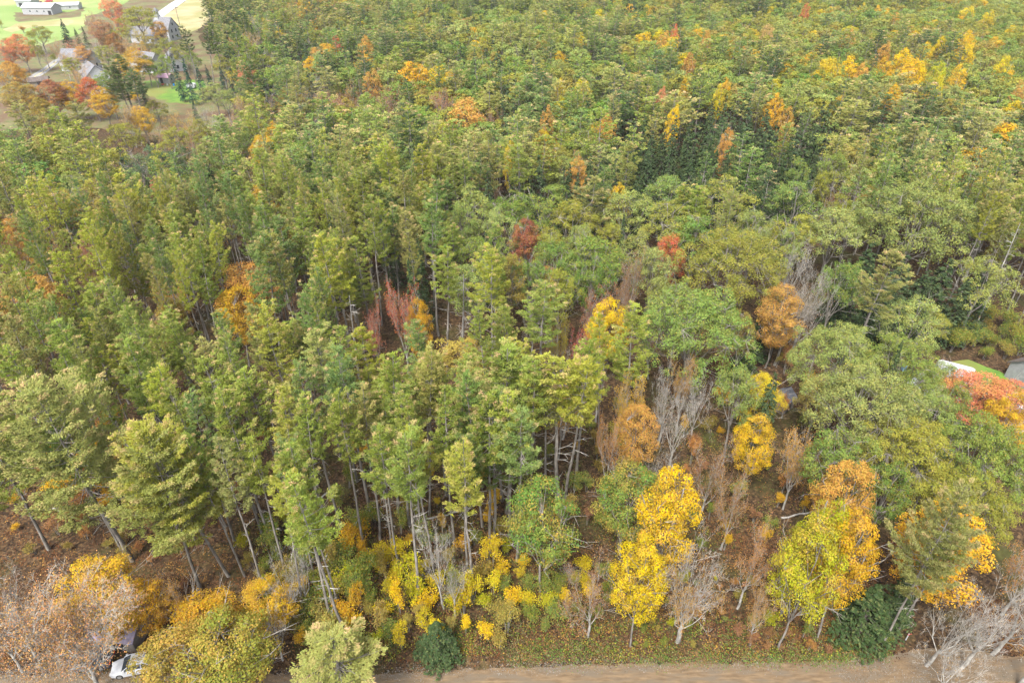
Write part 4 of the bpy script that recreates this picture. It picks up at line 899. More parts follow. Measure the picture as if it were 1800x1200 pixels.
CODE = {'G': ('maple', ['gold', 'orange', 'oakb', 'oakb'], 6.0, (14, 17)), 'P': ('pine', ['pine', 'pine', 'pine2', 'pine3', 'pine4'], 5.7, (16.5, 25)), 'p': ('pine', ['pine3', 'pine', 'pine4', 'pinedark'], 7.0, (18, 23)), 'd': ('pine', ['pinedark', 'pine3'], 7, (18, 22)),
        'O': ('oak', ['oak', 'oak', 'oak2', 'oak4', 'oak3'], 9.2, (15, 19)), 'o': ('oak', ['oak3', 'oak2', 'oak3', 'oakb'], 8.0, (14, 18)),
        'H': ('hemlock', ['hem'], 5.6, (14.5, 20)), 'B': ('bare', ['grey', 'tan'], 6.0, (13, 17)), 'R': ('thin', ['orange', 'rust', 'gold', 'brown'], 6.0, (13, 16)), 'Y': ('maple', ['yellow', 'gold', 'lemon'], 6.0, (14, 17))}

TREES = []      # dicts with world place
for h in HAND:
    if h['mode'] == 'b':
        x, y, _ = at(h['x'], h['y'], 0); zc = h['h'] * 0.72
    else:
        x, y, _ = at(h['x'], h['y'], h['h']); zc = h['h'] * 0.8
    wm = h['w'] * depth(x, y, zc) / F
    TREES.append(dict(h, X=x, Y=y, wm=wm, hand=True))
# scatter
cell = {}
def put(x, y, r): cell.setdefault((int(x // 12), int(y // 12)), []).append((x, y, r))
def near_ok(x, y, r, k=1.0):
    cx_, cy_ = int(x // 12), int(y // 12)
    for i in range(cx_ - 1, cx_ + 2):
        for j in range(cy_ - 1, cy_ + 2):
            for (a_, b_, q) in cell.get((i, j), ()):
                if (a_ - x) ** 2 + (b_ - y) ** 2 < (k * (r + q)) ** 2: return False
    return True
for t in TREES:
    r = t['wm'] * 0.5 * (0.6 if t['kind'] in ('pine', 'pinetall', 'hemlock') else 0.8)
    put(t['X'], t['Y'], r)
rr = random.Random(11)
FILL = []
for i in range(90000):
    yy = 40 + (560 - 40) * math.sqrt(rr.random()); half = 0.75 * depth(0, yy, 0) + 16
    if yy < 150 and rr.random() > 1: continue
    xx = rr.uniform(-half, half)
    bx, by = pix(xx, yy, 0)
    if any(inside(p, bx, by) for p in CLEAR): continue
    tx, ty = pix(xx, yy, 20)
    if not (-120 < tx < 1920) or ty < -70: continue
    ci, ri = min(11, max(0, int(tx // 150))), min(7, max(0, int(ty // 150)))
    rgn = [w_ for p_, w_ in REGION if inside(p_, tx + rr.gauss(0, 14), ty + rr.gauss(0, 8))]
    zc = ZONE[ri][ci]
    # soften cell borders
    jx, jy = tx + rr.gauss(0, 45), ty + rr.gauss(0, 30)
    zc = ZONE[min(7, max(0, int(jy // 150)))][min(11, max(0, int(jx // 150)))]
    if rgn and rr.random() < 0.85: zc = rgn[0]
    # one colour of wood tends to stand together
    nz = math.sin(xx * 0.045 + 1.3 * math.sin(yy * 0.031)) * math.cos(yy * 0.05 + 0.8 * math.sin(xx * 0.027))
    if any(inside(p, *pix(xx + o_, yy, zz_)) for p in CLEARTOP for zz_, o_ in ((8, 0), (15, 0), (21, 0), (19, 3.5), (19, -3.5))): continue
    code = zc[min(len(zc) - 1, max(0, int((nz * 0.35 + 0.5 + rr.gauss(0, 0.28)) * len(zc))))]
    if ty < 260 and not rgn and rr.random() < (0.03 if tx < 1100 else 0.05): code = rr.choice('YYRY')
    if code == 'P' and 260 <= ty and rr.random() < (0.07 if tx < 300 else 0.035): code = rr.choice('GGR')
    kind, tints, d, (h0, h1) = CODE[code]
    r = d * 0.5 * rr.uniform(0.52, 1.02) * (1.06 if ty < 250 else 0.92)
    kf = 0.66 if (kind == 'pine' and ty > 250) else 0.8
    if not near_ok(xx, yy, r * kf): continue
    put(xx, yy, r * kf); fx = min(1.0, max(0.0, (300 - ty) / 120)); far_w, far_h = 1 + 0.2 * fx, 1 - 0.16 * fx
    FILL.append(dict(kind=kind, tint=rr.choice(tints), X=xx, Y=yy, h=rr.uniform(h0, h1) * far_h, wm=far_w * r * ((2.45 if ty > 300 else 2.7) if kind == 'pine' else 2.55), hand=False, label=None, land=None, rot=None, lean=None, var=None))
print('fill', len(FILL))

# ------------------------------------------------------------------ label helper
KINDW = {'pine': ('pine_tree', 'pine', 'pines'), 'pinetall': ('pine_tree', 'pine', 'pines'), 'pinebig': ('pine_tree', 'pine', 'pines'), 'oak': ('oak_tree', 'oak', 'oaks'), 'bigoak': ('oak_tree', 'oak', 'oaks'), 'maple': ('maple_tree', 'maple', 'maples'), 'thin': ('maple_tree', 'maple', 'maples'), 'widebare': ('maple_tree', 'maple', 'maples'),
         'bare': ('bare_tree', 'bare tree', 'bare trees'), 'hemlock': ('hemlock_tree', 'hemlock', 'hemlocks'), 'snag': ('dead_tree', 'dead tree', 'dead trees'), 'shrub': ('shrub', 'shrub', 'shrubs'), 'sapling': ('sapling', 'sapling', 'saplings')}
TENS = ['twenty', 'thirty', 'forty', 'fifty', 'sixty', 'seventy']; ONES = ['first', 'second', 'third', 'fourth', 'fifth', 'sixth', 'seventh', 'eighth', 'ninth']
ORD = ['nearest', 'second', 'third', 'fourth', 'fifth', 'sixth', 'seventh', 'eighth', 'ninth', 'tenth', 'eleventh', 'twelfth', 'thirteenth', 'fourteenth', 'fifteenth', 'sixteenth', 'seventeenth', 'eighteenth', 'nineteenth', 'twentieth']
ORD += [f'{a_}-{b_}' for a_ in TENS for b_ in ONES]
LANDS = []
USED = {}
def auto_label(things):
    """things: dicts with X, Y, kind, tint; names each by its rank from the nearest landmark on one side of it."""
    groups = {}
    for t in things:
        l = min(LANDS, key=lambda q: (q[0] - t['X']) ** 2 + ((q[1] - t['Y']) * 0.8) ** 2)
        dx, dy = t['X'] - l[0], (t['Y'] - l[1]) * 0.8
        side = ('right of' if dx > 0 else 'left of') if abs(dx) > abs(dy) else ('behind' if dy > 0 else 'in front of')
        groups.setdefault((l[2], side, KINDW[t['kind']][1]), []).append((dx * dx + dy * dy, t))
    for (ph, side, kw), v in groups.items():
        v.sort(key=lambda q: q[0])
        for i, (_, t) in enumerate(v):
            o = ORD[i] if i < len(ORD) else 'outer'
            t['label'] = f"{TINT[t['tint']][1]} {kw}, {o} {side} {ph}"
for t in TREES:
    if t['land']: LANDS.append((t['X'], t['Y'], t['land']))

# ------------------------------------------------------------------ choose individuals
def cam_dist(t): return math.sqrt(t['X'] ** 2 + t['Y'] ** 2 + (CAM_H - t['h']) ** 2)
FILL.sort(key=cam_dist)
def shows(t):
    x, y = pix(t['X'], t['Y'], t['h'] * 0.8)
    m = 60
    return -m < x < 1800 + m and -25 < y < 1250
limit = {'pine': 288, 'oak': 285, 'maple': 290, 'hemlock': 280, 'bare': 280}
famof = lambda k: {'pinetall': 'pine', 'pinebig': 'pine', 'bigoak': 'oak', 'thin': 'maple', 'widebare': 'maple'}.get(k, k)
cnt = {}
for t in TREES: cnt[famof(t['kind'])] = cnt.get(famof(t['kind']), 0) + 1
single, rest = [], []
for t in FILL:
    f = famof(t['kind'])
    if shows(t) and cnt.get(f, 0) < limit.get(f, 280):
        cnt[f] = cnt.get(f, 0) + 1; single.append(t)
    else: rest.append(t)
print('individuals', cnt, 'rest', len(rest))

# ------------------------------------------------------------------ shrubs and saplings of the floor
SH = []
def shrubs(poly, n, kinds, tints, h, minr=0.9, seed=1, zone_w=1.0):
    r_ = random.Random(seed); xs = [p[0] for p in poly]; ys = [p[1] for p in poly]; k = 0; tries = 0
    while k < n and tries < n * 60:
        tries += 1
        px_, py_ = r_.uniform(min(xs), max(xs)), r_.uniform(min(ys), max(ys))
        if not inside(poly, px_, py_): continue
        x, y, _ = at(px_, py_, 0)
        if any((s['X'] - x) ** 2 + (s['Y'] - y) ** 2 < minr ** 2 for s in SH): continue
        kd = r_.choice(kinds); hh = r_.uniform(*h) * (1.7 if kd == 'sapling' else 1)
        SH.append(dict(kind=kd, tint=r_.choice(tints), X=x, Y=y, h=hh, wm=hh * r_.uniform(0.75, 1.15) * (0.55 if kd == 'sapling' else 1.0), hand=False, label=None, land=None, rot=None, lean=None, var=None)); k += 1
shrubs([(660, 1000), (730, 960), (800, 990), (900, 1010), (900, 1140), (700, 1150), (650, 1100)], 40, ['shrub', 'sapling'], ['lemon', 'ygreen', 'yellow', 'shrubg', 'lemon', 'oakb'], (2.0, 3.4), 1.1, 1)
shrubs([(880, 960), (940, 960), (1080, 1020), (1100, 1080), (930, 1120), (880, 1080)], 26, ['shrub'], ['lemon', 'yellow', 'ygreen', 'shrubg', 'shrubg'], (1.4, 2.6), 1.1, 2)
shrubs([(420, 950), (520, 930), (640, 940), (680, 1100), (660, 1160), (540, 1150), (470, 1060)], 66, ['shrub', 'shrub', 'sapling'], ['shrubg', 'shrubg', 'shrubg', 'ygreen', 'oakb', 'gold'], (1.8, 3.4), 0.95, 3)
shrubs([(650, 900), (720, 880), (900, 900), (900, 990), (700, 1010)], 18, ['shrub', 'sapling'], ['oakb', 'gold', 'lemon', 'shrubg'], (1.2, 2.8), 1.4, 4)
shrubs([(180, 780), (260, 760), (300, 870), (200, 900), (110, 880), (60, 850)], 40, ['shrub', 'sapling'], ['gold', 'oakb', 'gold', 'rust'], (1.6, 3.2), 1.2, 5)
shrubs([(60, 860), (250, 890), (330, 960), (330, 1050), (200, 1010), (60, 940)], 16, ['shrub', 'sapling'], ['rust', 'oakb', 'brown'], (0.9, 2.0), 1.6, 17)
shrubs([(0, 850), (60, 860), (80, 980), (0, 1000)], 5, ['shrub'], ['oakb', 'gold'], (1.0, 2.0), 1.5, 6)
shrubs([(1110, 1000), (1300, 1020), (1560, 1060), (1560, 1150), (1110, 1155)], 30, ['shrub', 'shrub', 'sapling'], ['rust', 'oakb', 'shrubg', 'brown', 'ygreen'], (0.7, 1.9), 1.3, 7)
shrubs([(1160, 700), (1420, 600), (1470, 700), (1460, 960), (1170, 980)], 46, ['shrub', 'sapling'], ['shrubg', 'rust', 'oakb', 'brown', 'gold', 'shrubg'], (1.3, 3.0), 1.6, 8)
shrubs([(1660, 560), (1800, 560), (1800, 625), (1730, 640), (1630, 605)], 26, ['shrub'], ['shrubg', 'oakb', 'oak3', 'shrubg'], (2.2, 4.0), 1.7, 9)
shrubs([(1380, 560), (1520, 540), (1560, 600), (1400, 640)], 10, ['shrub'], ['rust', 'oakb', 'shrubg'], (1.2, 2.4), 1.5, 10)
shrubs([(980, 720), (1120, 700), (1150, 900), (1000, 960)], 12, ['shrub', 'sapling'], ['gold', 'oakb', 'shrubg'], (1.4, 2.8), 1.5, 12)
shrubs([(0, 40), (120, 50), (120, 110), (50, 120), (0, 105)], 9, ['shrub'], ['oakb', 'rust', 'shrubg'], (2.0, 4.0), 3, 13)
shrubs([(215, 120), (255, 118), (250, 185), (225, 180)], 7, ['shrub'], ['oakb', 'gold', 'shrubg'], (2.0, 4.0), 3, 14)
shrubs([(330, 760), (620, 720), (1120, 720), (1120, 900), (900, 960), (420, 920)], 62, ['shrub', 'sapling', 'sapling'], ['shrubg', 'oakb', 'gold', 'shrubg', 'ygreen', 'brown'], (1.4, 3.0), 1.6, 15)
shrubs([(1110, 1040), (1560, 1080), (1560, 1150), (1110, 1150)], 26, ['shrub'], ['shrubg', 'oakb', 'brown', 'shrubg'], (0.6, 1.4), 1.0, 16)
if True:
    LANDS += [(*at(700, 1170)[:2], 'the dirt road edge by the yellow shrubs'), (*at(1250, 1165)[:2], 'the grassy verge of the dirt road'), (*at(1720, 655)[:2], 'the strip of yard lawn')]

auto_label([t for t in TREES if not t['label']] + single + SH)

# ------------------------------------------------------------------ link
def link_obj(name, me, parent=None):
    o = bpy.data.objects.new(name, me); COL.objects.link(o)
    if parent is not None: o.parent = parent
    return o
NEAR = 175.0
vr = random.Random(5)
def tint_of(t):
    c = TINT[t['tint']][0]; j = vr.gauss(1, 0.07)
    return [c[0] * j * vr.uniform(0.93, 1.08), c[1] * j, c[2] * j * vr.uniform(0.85, 1.15)]
def stand(t, group):
    name, cat, pl = KINDW[t['kind']]
    key = t['kind']
    far = cam_dist(t) > NEAR and not (t['hand'] and t['x'] < 620)
    if far and key + '_far' in PR: key += '_far'
    P = PR[key]; v = P[(t['var'] if t['var'] is not None else vr.randrange(len(P))) % len(P)]
    e = bpy.data.objects.new(name, None); COL.objects.link(e)
    e.empty_display_size = 0.5
    e.location = (t['X'], t['Y'], -0.05)
    sxy = t['wm'] / v['D']; sz_ = t['h'] / v['H']
    e.scale = (sxy, sxy * vr.uniform(0.93, 1.07), sz_)
    ln = R(2.3)
    e.rotation_euler = (vr.gauss(0, ln), vr.gauss(0, ln), t['rot'] if t['rot'] is not None else vr.uniform(0, 6.28))
    e['label'] = t['label']; e['category'] = cat
    if group: e['group'] = group
    tr = link_obj('trunk', v['trunk'], e)
    if v['crown'] is not None:
        c = link_obj('leaves' if key in ('bare', 'thin', 'widebare') else 'crown', v['crown'], e); c['tint'] = tint_of(t)
    return e
GRP = {'pine': 'white pines of the wood', 'pinetall': 'white pines of the wood', 'pinebig': 'white pines of the wood', 'oak': 'oaks of the wood', 'bigoak': 'oaks of the wood', 'maple': 'coloured maples of the wood', 'thin': 'coloured maples of the wood', 'widebare': 'coloured maples of the wood', 'bare': 'leafless trees of the wood',
       'hemlock': 'hemlocks and spruces', 'snag': 'dead trees of the wood', 'shrub': 'shrubs on the forest floor', 'sapling': 'saplings on the forest floor'}
for t in TREES + single + SH:
    stand(t, GRP[t['kind']])

# ------------------------------------------------------------------ the far wood, past the individual trees: one object per kind
def far_wood(name, kind, label, fam):
    mine = [t for t in rest if famof(t['kind']) == fam]
    if not mine: return
    pc = bpy.data.collections.new(name + '_shapes')
    P = PR.get(kind + '_far', PR[kind])
    for v in P:
        b = Buf(); b.extend(v['bufs'][0], 0); b.extend(v['bufs'][1], 1)
        mats = [v['crown'].materials[0], v['trunk'].materials[0]]
        o = bpy.data.objects.new(name + '_shape', b.mesh(name + '_shape', mats)); pc.objects.link(o)
    me = bpy.data.meshes.new(name); n = len(mine)
    me.vertices.add(n); me.vertices.foreach_set('co', np.array([(t['X'], t['Y'], -0.05) for t in mine], np.float32).ravel())
    def attr(nm, ty, fld, arr):
        a_ = me.attributes.new(nm, ty, 'POINT'); a_.data.foreach_set(fld, np.array(arr, np.float32 if ty != 'INT' else np.int32).ravel())
    attr('turn', 'FLOAT_VECTOR', 'vector', [(vr.gauss(0, .03), vr.gauss(0, .03), vr.uniform(0, 6.28)) for _ in mine])
    attr('size', 'FLOAT_VECTOR', 'vector', [(t['wm'] / P[0]['D'], t['wm'] / P[0]['D'], t['h'] / P[0]['H']) for t in mine])
    attr('tint', 'FLOAT_COLOR', 'color', [(*tint_of(t), 1) for t in mine])
    attr('pick', 'INT', 'value', [vr.randrange(len(P)) for _ in mine])
    o = link_obj(name, me); o['kind'] = 'stuff'; o['label'] = label
    ng = bpy.data.node_groups.new(name + '_nodes', 'GeometryNodeTree')
    ng.interface.new_socket('Geometry', in_out='INPUT', socket_type='NodeSocketGeometry'); ng.interface.new_socket('Geometry', in_out='OUTPUT', socket_type='NodeSocketGeometry')
    gi, go = ng.nodes.new('NodeGroupInput'), ng.nodes.new('NodeGroupOutput')
    mp = ng.nodes.new('GeometryNodeMeshToPoints'); ip = ng.nodes.new('GeometryNodeInstanceOnPoints'); ci = ng.nodes.new('GeometryNodeCollectionInfo')
    ci.inputs['Collection'].default_value = pc; ci.inputs['Separate Children'].default_value = True; ci.inputs['Reset Children'].default_value = True
    def named(nm, ty):
        q = ng.nodes.new('GeometryNodeInputNamedAttribute'); q.data_type = ty; q.inputs['Name'].default_value = nm; return q.outputs[0]
    L = ng.links.new
    L(gi.outputs[0], mp.inputs['Mesh']); L(mp.outputs[0], ip.inputs['Points']); L(ci.outputs[0], ip.inputs['Instance']); ip.inputs['Pick Instance'].default_value = True
    L(named('pick', 'INT'), ip.inputs['Instance Index'])
    er = ng.nodes.new('FunctionNodeEulerToRotation'); L(named('turn', 'FLOAT_VECTOR'), er.inputs[0]); L(er.outputs[0], ip.inputs['Rotation'])
    L(named('size', 'FLOAT_VECTOR'), ip.inputs['Scale']); L(ip.outputs[0], go.inputs[0])
    md = o.modifiers.new('scatter', 'NODES'); md.node_group = ng
far_wood('distant_pine_woods', 'pine', 'distant mass of grey-green pines toward the top of the view', 'pine')
far_wood('distant_oak_woods', 'oak', 'distant mass of green and olive oaks toward the top', 'oak')
far_wood('distant_hemlock_woods', 'hemlock', 'distant dark hemlocks among the far woods', 'hemlock')
far_wood('distant_maple_woods', 'maple', 'distant coloured maples outside the counted ones', 'maple')
far_wood('distant_bare_woods', 'bare', 'distant leafless trees outside the counted ones', 'bare')

# ------------------------------------------------------------------ ground, road, yards
def tagk(o, kind, label=None):
    o['kind'] = kind
    if label: o['label'] = label
    return o
def mat_litter():
    m, nt, out = mat_base('forest_floor')
    N, L = nt.nodes.new, nt.links.new
    tc = N('ShaderNodeTexCoord')
    v = N('ShaderNodeTexVoronoi'); v.inputs['Scale'].default_value = 4.5; L(tc.outputs['Object'], v.inputs['Vector'])
    cr = N('ShaderNodeValToRGB'); e = cr.color_ramp.elements
    e[0].position = 0.0; e[0].color = (0.015, 0.009, 0.006, 1); e[1].position = 1.0; e[1].color = (0.10, 0.062, 0.030, 1)
    x = e.new(0.35); x.color = (0.036, 0.023, 0.013, 1); x = e.new(0.7); x.color = (0.058, 0.035, 0.018, 1)
    sp = N('ShaderNodeSeparateColor'); L(v.outputs['Color'], sp.inputs[0]); L(sp.outputs[0], cr.inputs[0])
    n1 = N('ShaderNodeTexNoise'); n1.inputs['Scale'].default_value = 0.10; n1.inputs['Detail'].default_value = 8; n1.inputs['Roughness'].default_value = 0.7; L(tc.outputs['Object'], n1.inputs[0])
    c1 = N('ShaderNodeValToRGB'); c1.color_ramp.elements[0].position = 0.50; c1.color_ramp.elements[1].position = 0.66; L(n1.outputs[0], c1.inputs[0])
    mx = N('ShaderNodeMix'); mx.data_type = 'RGBA'; L(c1.outputs[0], mx.inputs[0]); L(cr.outputs[0], mx.inputs[6]); mx.inputs[7].default_value = (0.045, 0.045, 0.014, 1)
    n2 = N('ShaderNodeTexNoise'); n2.inputs['Scale'].default_value = 1.3; n2.inputs['Detail'].default_value = 8; L(tc.outputs['Object'], n2.inputs[0])
    mr = N('ShaderNodeMapRange'); mr.inputs[1].default_value = 0.3; mr.inputs[2].default_value = 0.7; mr.inputs[3].default_value = 0.6; mr.inputs[4].default_value = 1.4; L(n2.outputs[0], mr.inputs[0])
    hv = N('ShaderNodeHueSaturation'); L(mx.outputs[2], hv.inputs['Color']); L(mr.outputs[0], hv.inputs['Value'])
    b = N('ShaderNodeBsdfPrincipled'); b.inputs['Roughness'].default_value = 0.95; b.inputs['Specular IOR Level'].default_value = 0.1
    bp = N('ShaderNodeBump'); bp.inputs['Strength'].default_value = 0.7; bp.inputs['Distance'].default_value = 0.12; L(n2.outputs[0], bp.inputs['Height']); L(bp.outputs[0], b.inputs['Normal'])
    L(hv.outputs[0], b.inputs['Base Color']); L(b.outputs[0], out.inputs[0])
    return m
M['litter'] = mat_litter()
M['dirt'] = mat_noise('packed_dirt', (0.085, 0.056, 0.031), (0.145, 0.101, 0.058), 2.4, 0.95, detail=10, stretch=(0.35, 1.5, 1), bump=0.5, c3=(0.098, 0.076, 0.052), scale3=0.9)
M['gravel'] = mat_noise('grey_gravel', (0.075, 0.068, 0.06), (0.17, 0.155, 0.14), 9, 0.95, bump=0.8, c3=(0.20, 0.15, 0.10), scale3=0.6)
M['lawn'] = mat_noise('lawn_grass', (0.055, 0.115, 0.015), (0.095, 0.17, 0.022), 0.35, 0.95, c3=(0.12, 0.13, 0.03), scale3=0.08)
M['field'] = mat_noise('bright_field', (0.115, 0.18, 0.04), (0.155, 0.205, 0.06), 0.05, 0.95, c3=(0.22, 0.23, 0.09), scale3=0.02)
M['hay'] = mat_noise('tan_field', (0.22, 0.18, 0.09), (0.31, 0.26, 0.14), 0.12, 0.95, c3=(0.19, 0.18, 0.07), scale3=0.05)
M['rough'] = mat_noise('rough_grass', (0.07, 0.085, 0.025), (0.13, 0.11, 0.05), 0.4, 0.95, c3=(0.09, 0.055, 0.03), scale3=0.1)
M['asphalt'] = mat_noise('asphalt', (0.16, 0.155, 0.15), (0.23, 0.225, 0.22), 1.5, 0.9)
M['paint'] = mat_noise('road_paint', (0.6, 0.45, 0.08), (0.7, 0.52, 0.1), 4, 0.7)
M['whiteroad'] = mat_noise('pale_concrete', (0.28, 0.28, 0.275), (0.35, 0.345, 0.34), 0.5, 0.9)

b = Buf()
n = 60; gx = np.linspace(-1500, 1500, n); gy = np.linspace(-600, 3500, n)
V = np.array([(x, y, 0.0) for y in gy for x in gx]); Q = [(j * n + i, j * n + i + 1, (j + 1) * n + i + 1, (j + 1) * n + i) for j in range(n - 1) for i in range(n - 1)]
b.grid(V, Q); tagk(link_obj('ground', b.mesh('ground', M['litter'])), 'structure', 'forest floor of brown fallen leaves')
def sheet(name, pts, z, m, label, jag=0.0, seed=0, step=1.0, pixels=True):
    """A flat patch with an irregular outline."""
    P = [at(*p)[:2] for p in pts] if pixels else pts
    r_ = random.Random(seed); out = []
    for i in range(len(P)):
        a_, c_ = np.array(P[i]), np.array(P[(i + 1) % len(P)]); L_ = np.linalg.norm(c_ - a_); k = max(1, int(L_ / step)) if jag else 1
        for j in range(k):
            q = a_ + (c_ - a_) * j / k
            if jag: q = q + np.array([r_.gauss(0, jag), r_.gauss(0, jag)])
            out.append((q[0], q[1], z))
    me = bpy.data.meshes.new(name); me.from_pydata(out, [], [list(range(len(out)))]); me.materials.append(m); me.update()
    # make it face up
    if me.polygons[0].normal.z < 0: me.flip_normals()
    return tagk(link_obj(name, me), 'structure', label)
sheet('road', [(-500, 1190), (250, 1184), (650, 1186), (800, 1176), (1080, 1166), (1400, 1164), (1520, 1160), (1570, 1150), (1620, 1140), (1690, 1137), (1760, 1152), (2300, 1160), (2400, 1290), (-700, 1300)], 0.012, M['dirt'], 'packed brown dirt road along the bottom edge', 0.09, 3, 0.5)
sheet('lawn', [(255, 143), (352, 140), (362, 150), (350, 185), (290, 180), (255, 165)], 0.03, M['lawn'], 'bright green lawn behind the village shed', 0.4, 6, 2)
sheet('yard', [(1640, 640), (1700, 632), (1775, 660), (1830, 672), (1840, 730), (1640, 730)], 0.03, M['lawn'], 'strip of lawn behind the white house', 0.2, 7, 1.5)
sheet('village_ground', [(-300, 30), (120, 34), (200, -10), (345, -40), (350, 70), (420, 100), (400, 160), (420, 215), (300, 240), (160, 225), (-300, 240)], 0.02, M['rough'], 'rough grass between the village houses', 0.8, 8, 4)
sheet('field', [(-400, -140), (330, -140), (280, -30), (215, 10), (150, 30), (140, 60), (80, 80), (-200, 95), (-400, 100)], 0.03, M['field'], 'bright green field behind the village', 0.8, 9, 5)
sheet('hay_strip', [(8, 52), (30, 42), (80, 37), (128, 35), (120, 45), (60, 48), (20, 58)], 0.045, M['hay'], 'tan mown strip across the green field', 0.6, 10, 4)
sheet('weedy_strip', [(30, 40), (25, 22), (60, 26), (120, 22), (150, 14), (140, 30), (80, 36)], 0.045, M['rough'], 'weedy strip below the barns', 0.8, 18, 4)
sheet('tan_field', [(282, 31), (300, 20), (330, 0), (352, -20), (430, -60), (420, -10), (352, 50), (330, 60), (285, 50)], 0.04, M['hay'], 'tan field right of the pale road', 0.6, 11, 4)
sheet('pale_road', [(272, 34), (283, 32), (300, 20), (330, -1), (345, -12), (333, -14), (300, 6), (274, 24)], 0.06, M['whiteroad'], 'pale road climbing away at the top')
sheet('paved_road', [(38, 146), (60, 141), (82, 128), (104, 110), (150, 96), (140, 92), (94, 106), (75, 121), (42, 140)], 0.05, M['asphalt'], 'grey paved road through the village')
sheet('road_marking', [(49.3, 142), (50.3, 142), (78.8, 124.8), (99.5, 108.5), (99, 108.3), (78.2, 124.6)], 0.06, M['paint'], 'yellow centre line of the paved road')

# ------------------------------------------------------------------ loose leaves and low growth, as stuff
def floor_cards(name, label, polys, n, size, zmax, tcols, mat, seed, flat=1.0, patch=-2.0):
    r = np.random.default_rng(seed); C, K = [], []
    b = Buf()
    pr_ = random.Random(seed)
    k = 0
    while k < n:
        poly, wgt = polys[pr_.choices(range(len(polys)), [w for _, w in polys])[0]]
        xs = [p[0] for p in poly]; ys = [p[1] for p in poly]
        px_, py_ = pr_.uniform(min(xs), max(xs)), pr_.uniform(min(ys), max(ys))
        if not inside(poly, px_, py_): continue
        x, y, _ = at(px_, py_, 0)
        if math.sin(x * 0.9 + 2 * math.sin(y * 0.7)) * math.cos(y * 1.1 + 1.5 * math.sin(x * 0.5)) < patch: continue
        m_ = pr_.randint(8, 26); c = np.array([x, y, 0.0]) + r.normal(0, 1, (m_, 3)) * [0.45, 0.45, 0]
        c[:, 2] = 0.02 + zmax * r.uniform(0, 1, m_) ** 2
        C.append(c); t = pr_.choice(tcols); K.append(np.tile(t, (m_, 1)) * r.uniform(0.7, 1.3, (m_, 1))); k += m_
    C = np.concatenate(C); K = np.concatenate(K)
    N_ = norm(rand_dir(len(C), r) * (1 - flat * 0.6) + [0, 0, 1.0])
    cards(b, C, N_, size * r.uniform(0.6, 1.4, len(C)), 0.8, K, r_=r)
    o = link_obj(name, b.mesh(name, mat)); tagk(o, 'stuff', label)
def mat_card():
    m, nt, out = mat_base('loose_leaves')
    a_ = nt.nodes.new('ShaderNodeAttribute'); a_.attribute_name = 'leaf'
    d = nt.nodes.new('ShaderNodeBsdfDiffuse'); nt.links.new(a_.outputs['Color'], d.inputs[0]); nt.links.new(d.outputs[0], out.inputs[0]); return m
M['card'] = mat_card()
floor_cards('fallen_leaves', 'brown and rust fallen leaves carpeting the forest floor', [([(-60, 800), (400, 800), (420, 1183), (-60, 1183)], 1.2), ([(400, 880), (1100, 850), (1110, 1160), (420, 1170)], 1.2), ([(1110, 900), (1600, 950), (1580, 1155), (1110, 1160)], 1.0), ([(1700, 1060), (1830, 1060), (1830, 1150), (1740, 1140)], .4), ([(1150, 560), (1500, 520), (1500, 900), (1150, 900)], .5)],
            80000, 0.15, 0.06, [(0.085, 0.04, 0.02), (0.06, 0.028, 0.015), (0.12, 0.06, 0.027), (0.11, 0.045, 0.018), (0.04, 0.02, 0.012), (0.19, 0.105, 0.03)], M['card'], 21)
floor_cards('undergrowth', 'low green and yellowing plants along the forest floor', [([(460, 930), (680, 940), (700, 1160), (560, 1160), (480, 1080)], 1.2), ([(680, 960), (900, 980), (900, 1150), (680, 1160)], .8), ([(900, 980), (1100, 1040), (1110, 1158), (900, 1158)], .7), ([(1110, 1080), (1560, 1100), (1550, 1152), (1110, 1158)], .7), ([(1160, 700), (1460, 640), (1460, 950), (1160, 970)], .7), ([(300, 700), (1150, 700), (1120, 960), (420, 960)], 1.6), ([(0, 600), (400, 600), (300, 850), (0, 850)], .5)],
            76000, 0.15, 0.7, [(0.06, 0.09, 0.018), (0.085, 0.115, 0.022), (0.045, 0.07, 0.016), (0.15, 0.14, 0.02), (0.17, 0.10, 0.02), (0.10, 0.055, 0.025), (0.11, 0.10, 0.05), (0.13, 0.07, 0.03), (0.08, 0.045, 0.025)], M['card'], 22, 0.3, -0.25)
floor_cards('road_gravel', 'grey gravel and leaves along the edge of the dirt road', [([(640, 1178), (1080, 1160), (1540, 1156), (1560, 1166), (1080, 1172), (700, 1188)], 1), ([(1480, 1160), (1760, 1150), (1780, 1200), (1480, 1200)], .3), ([(-60, 1180), (650, 1182), (650, 1192), (-60, 1192)], .5)],
            15000, 0.09, 0.03, [(0.12, 0.11, 0.10), (0.16, 0.15, 0.135), (0.09, 0.075, 0.055), (0.10, 0.055, 0.025), (0.12, 0.09, 0.06)], M['card'], 24)
floor_cards('verge_grass', 'short green grass tufts on the road verge', [([(1280, 1150), (1560, 1146), (1540, 1160), (1300, 1163)], 1), ([(1110, 1156), (1280, 1150), (1280, 1164), (1110, 1165)], .5), ([(900, 1130), (1100, 1130), (1100, 1163), (900, 1168)], .5)],
            9000, 0.12, 0.12, [(0.05, 0.10, 0.018), (0.075, 0.12, 0.022), (0.12, 0.11, 0.04), (0.12, 0.07, 0.03)], M['card'], 23, 0.2)

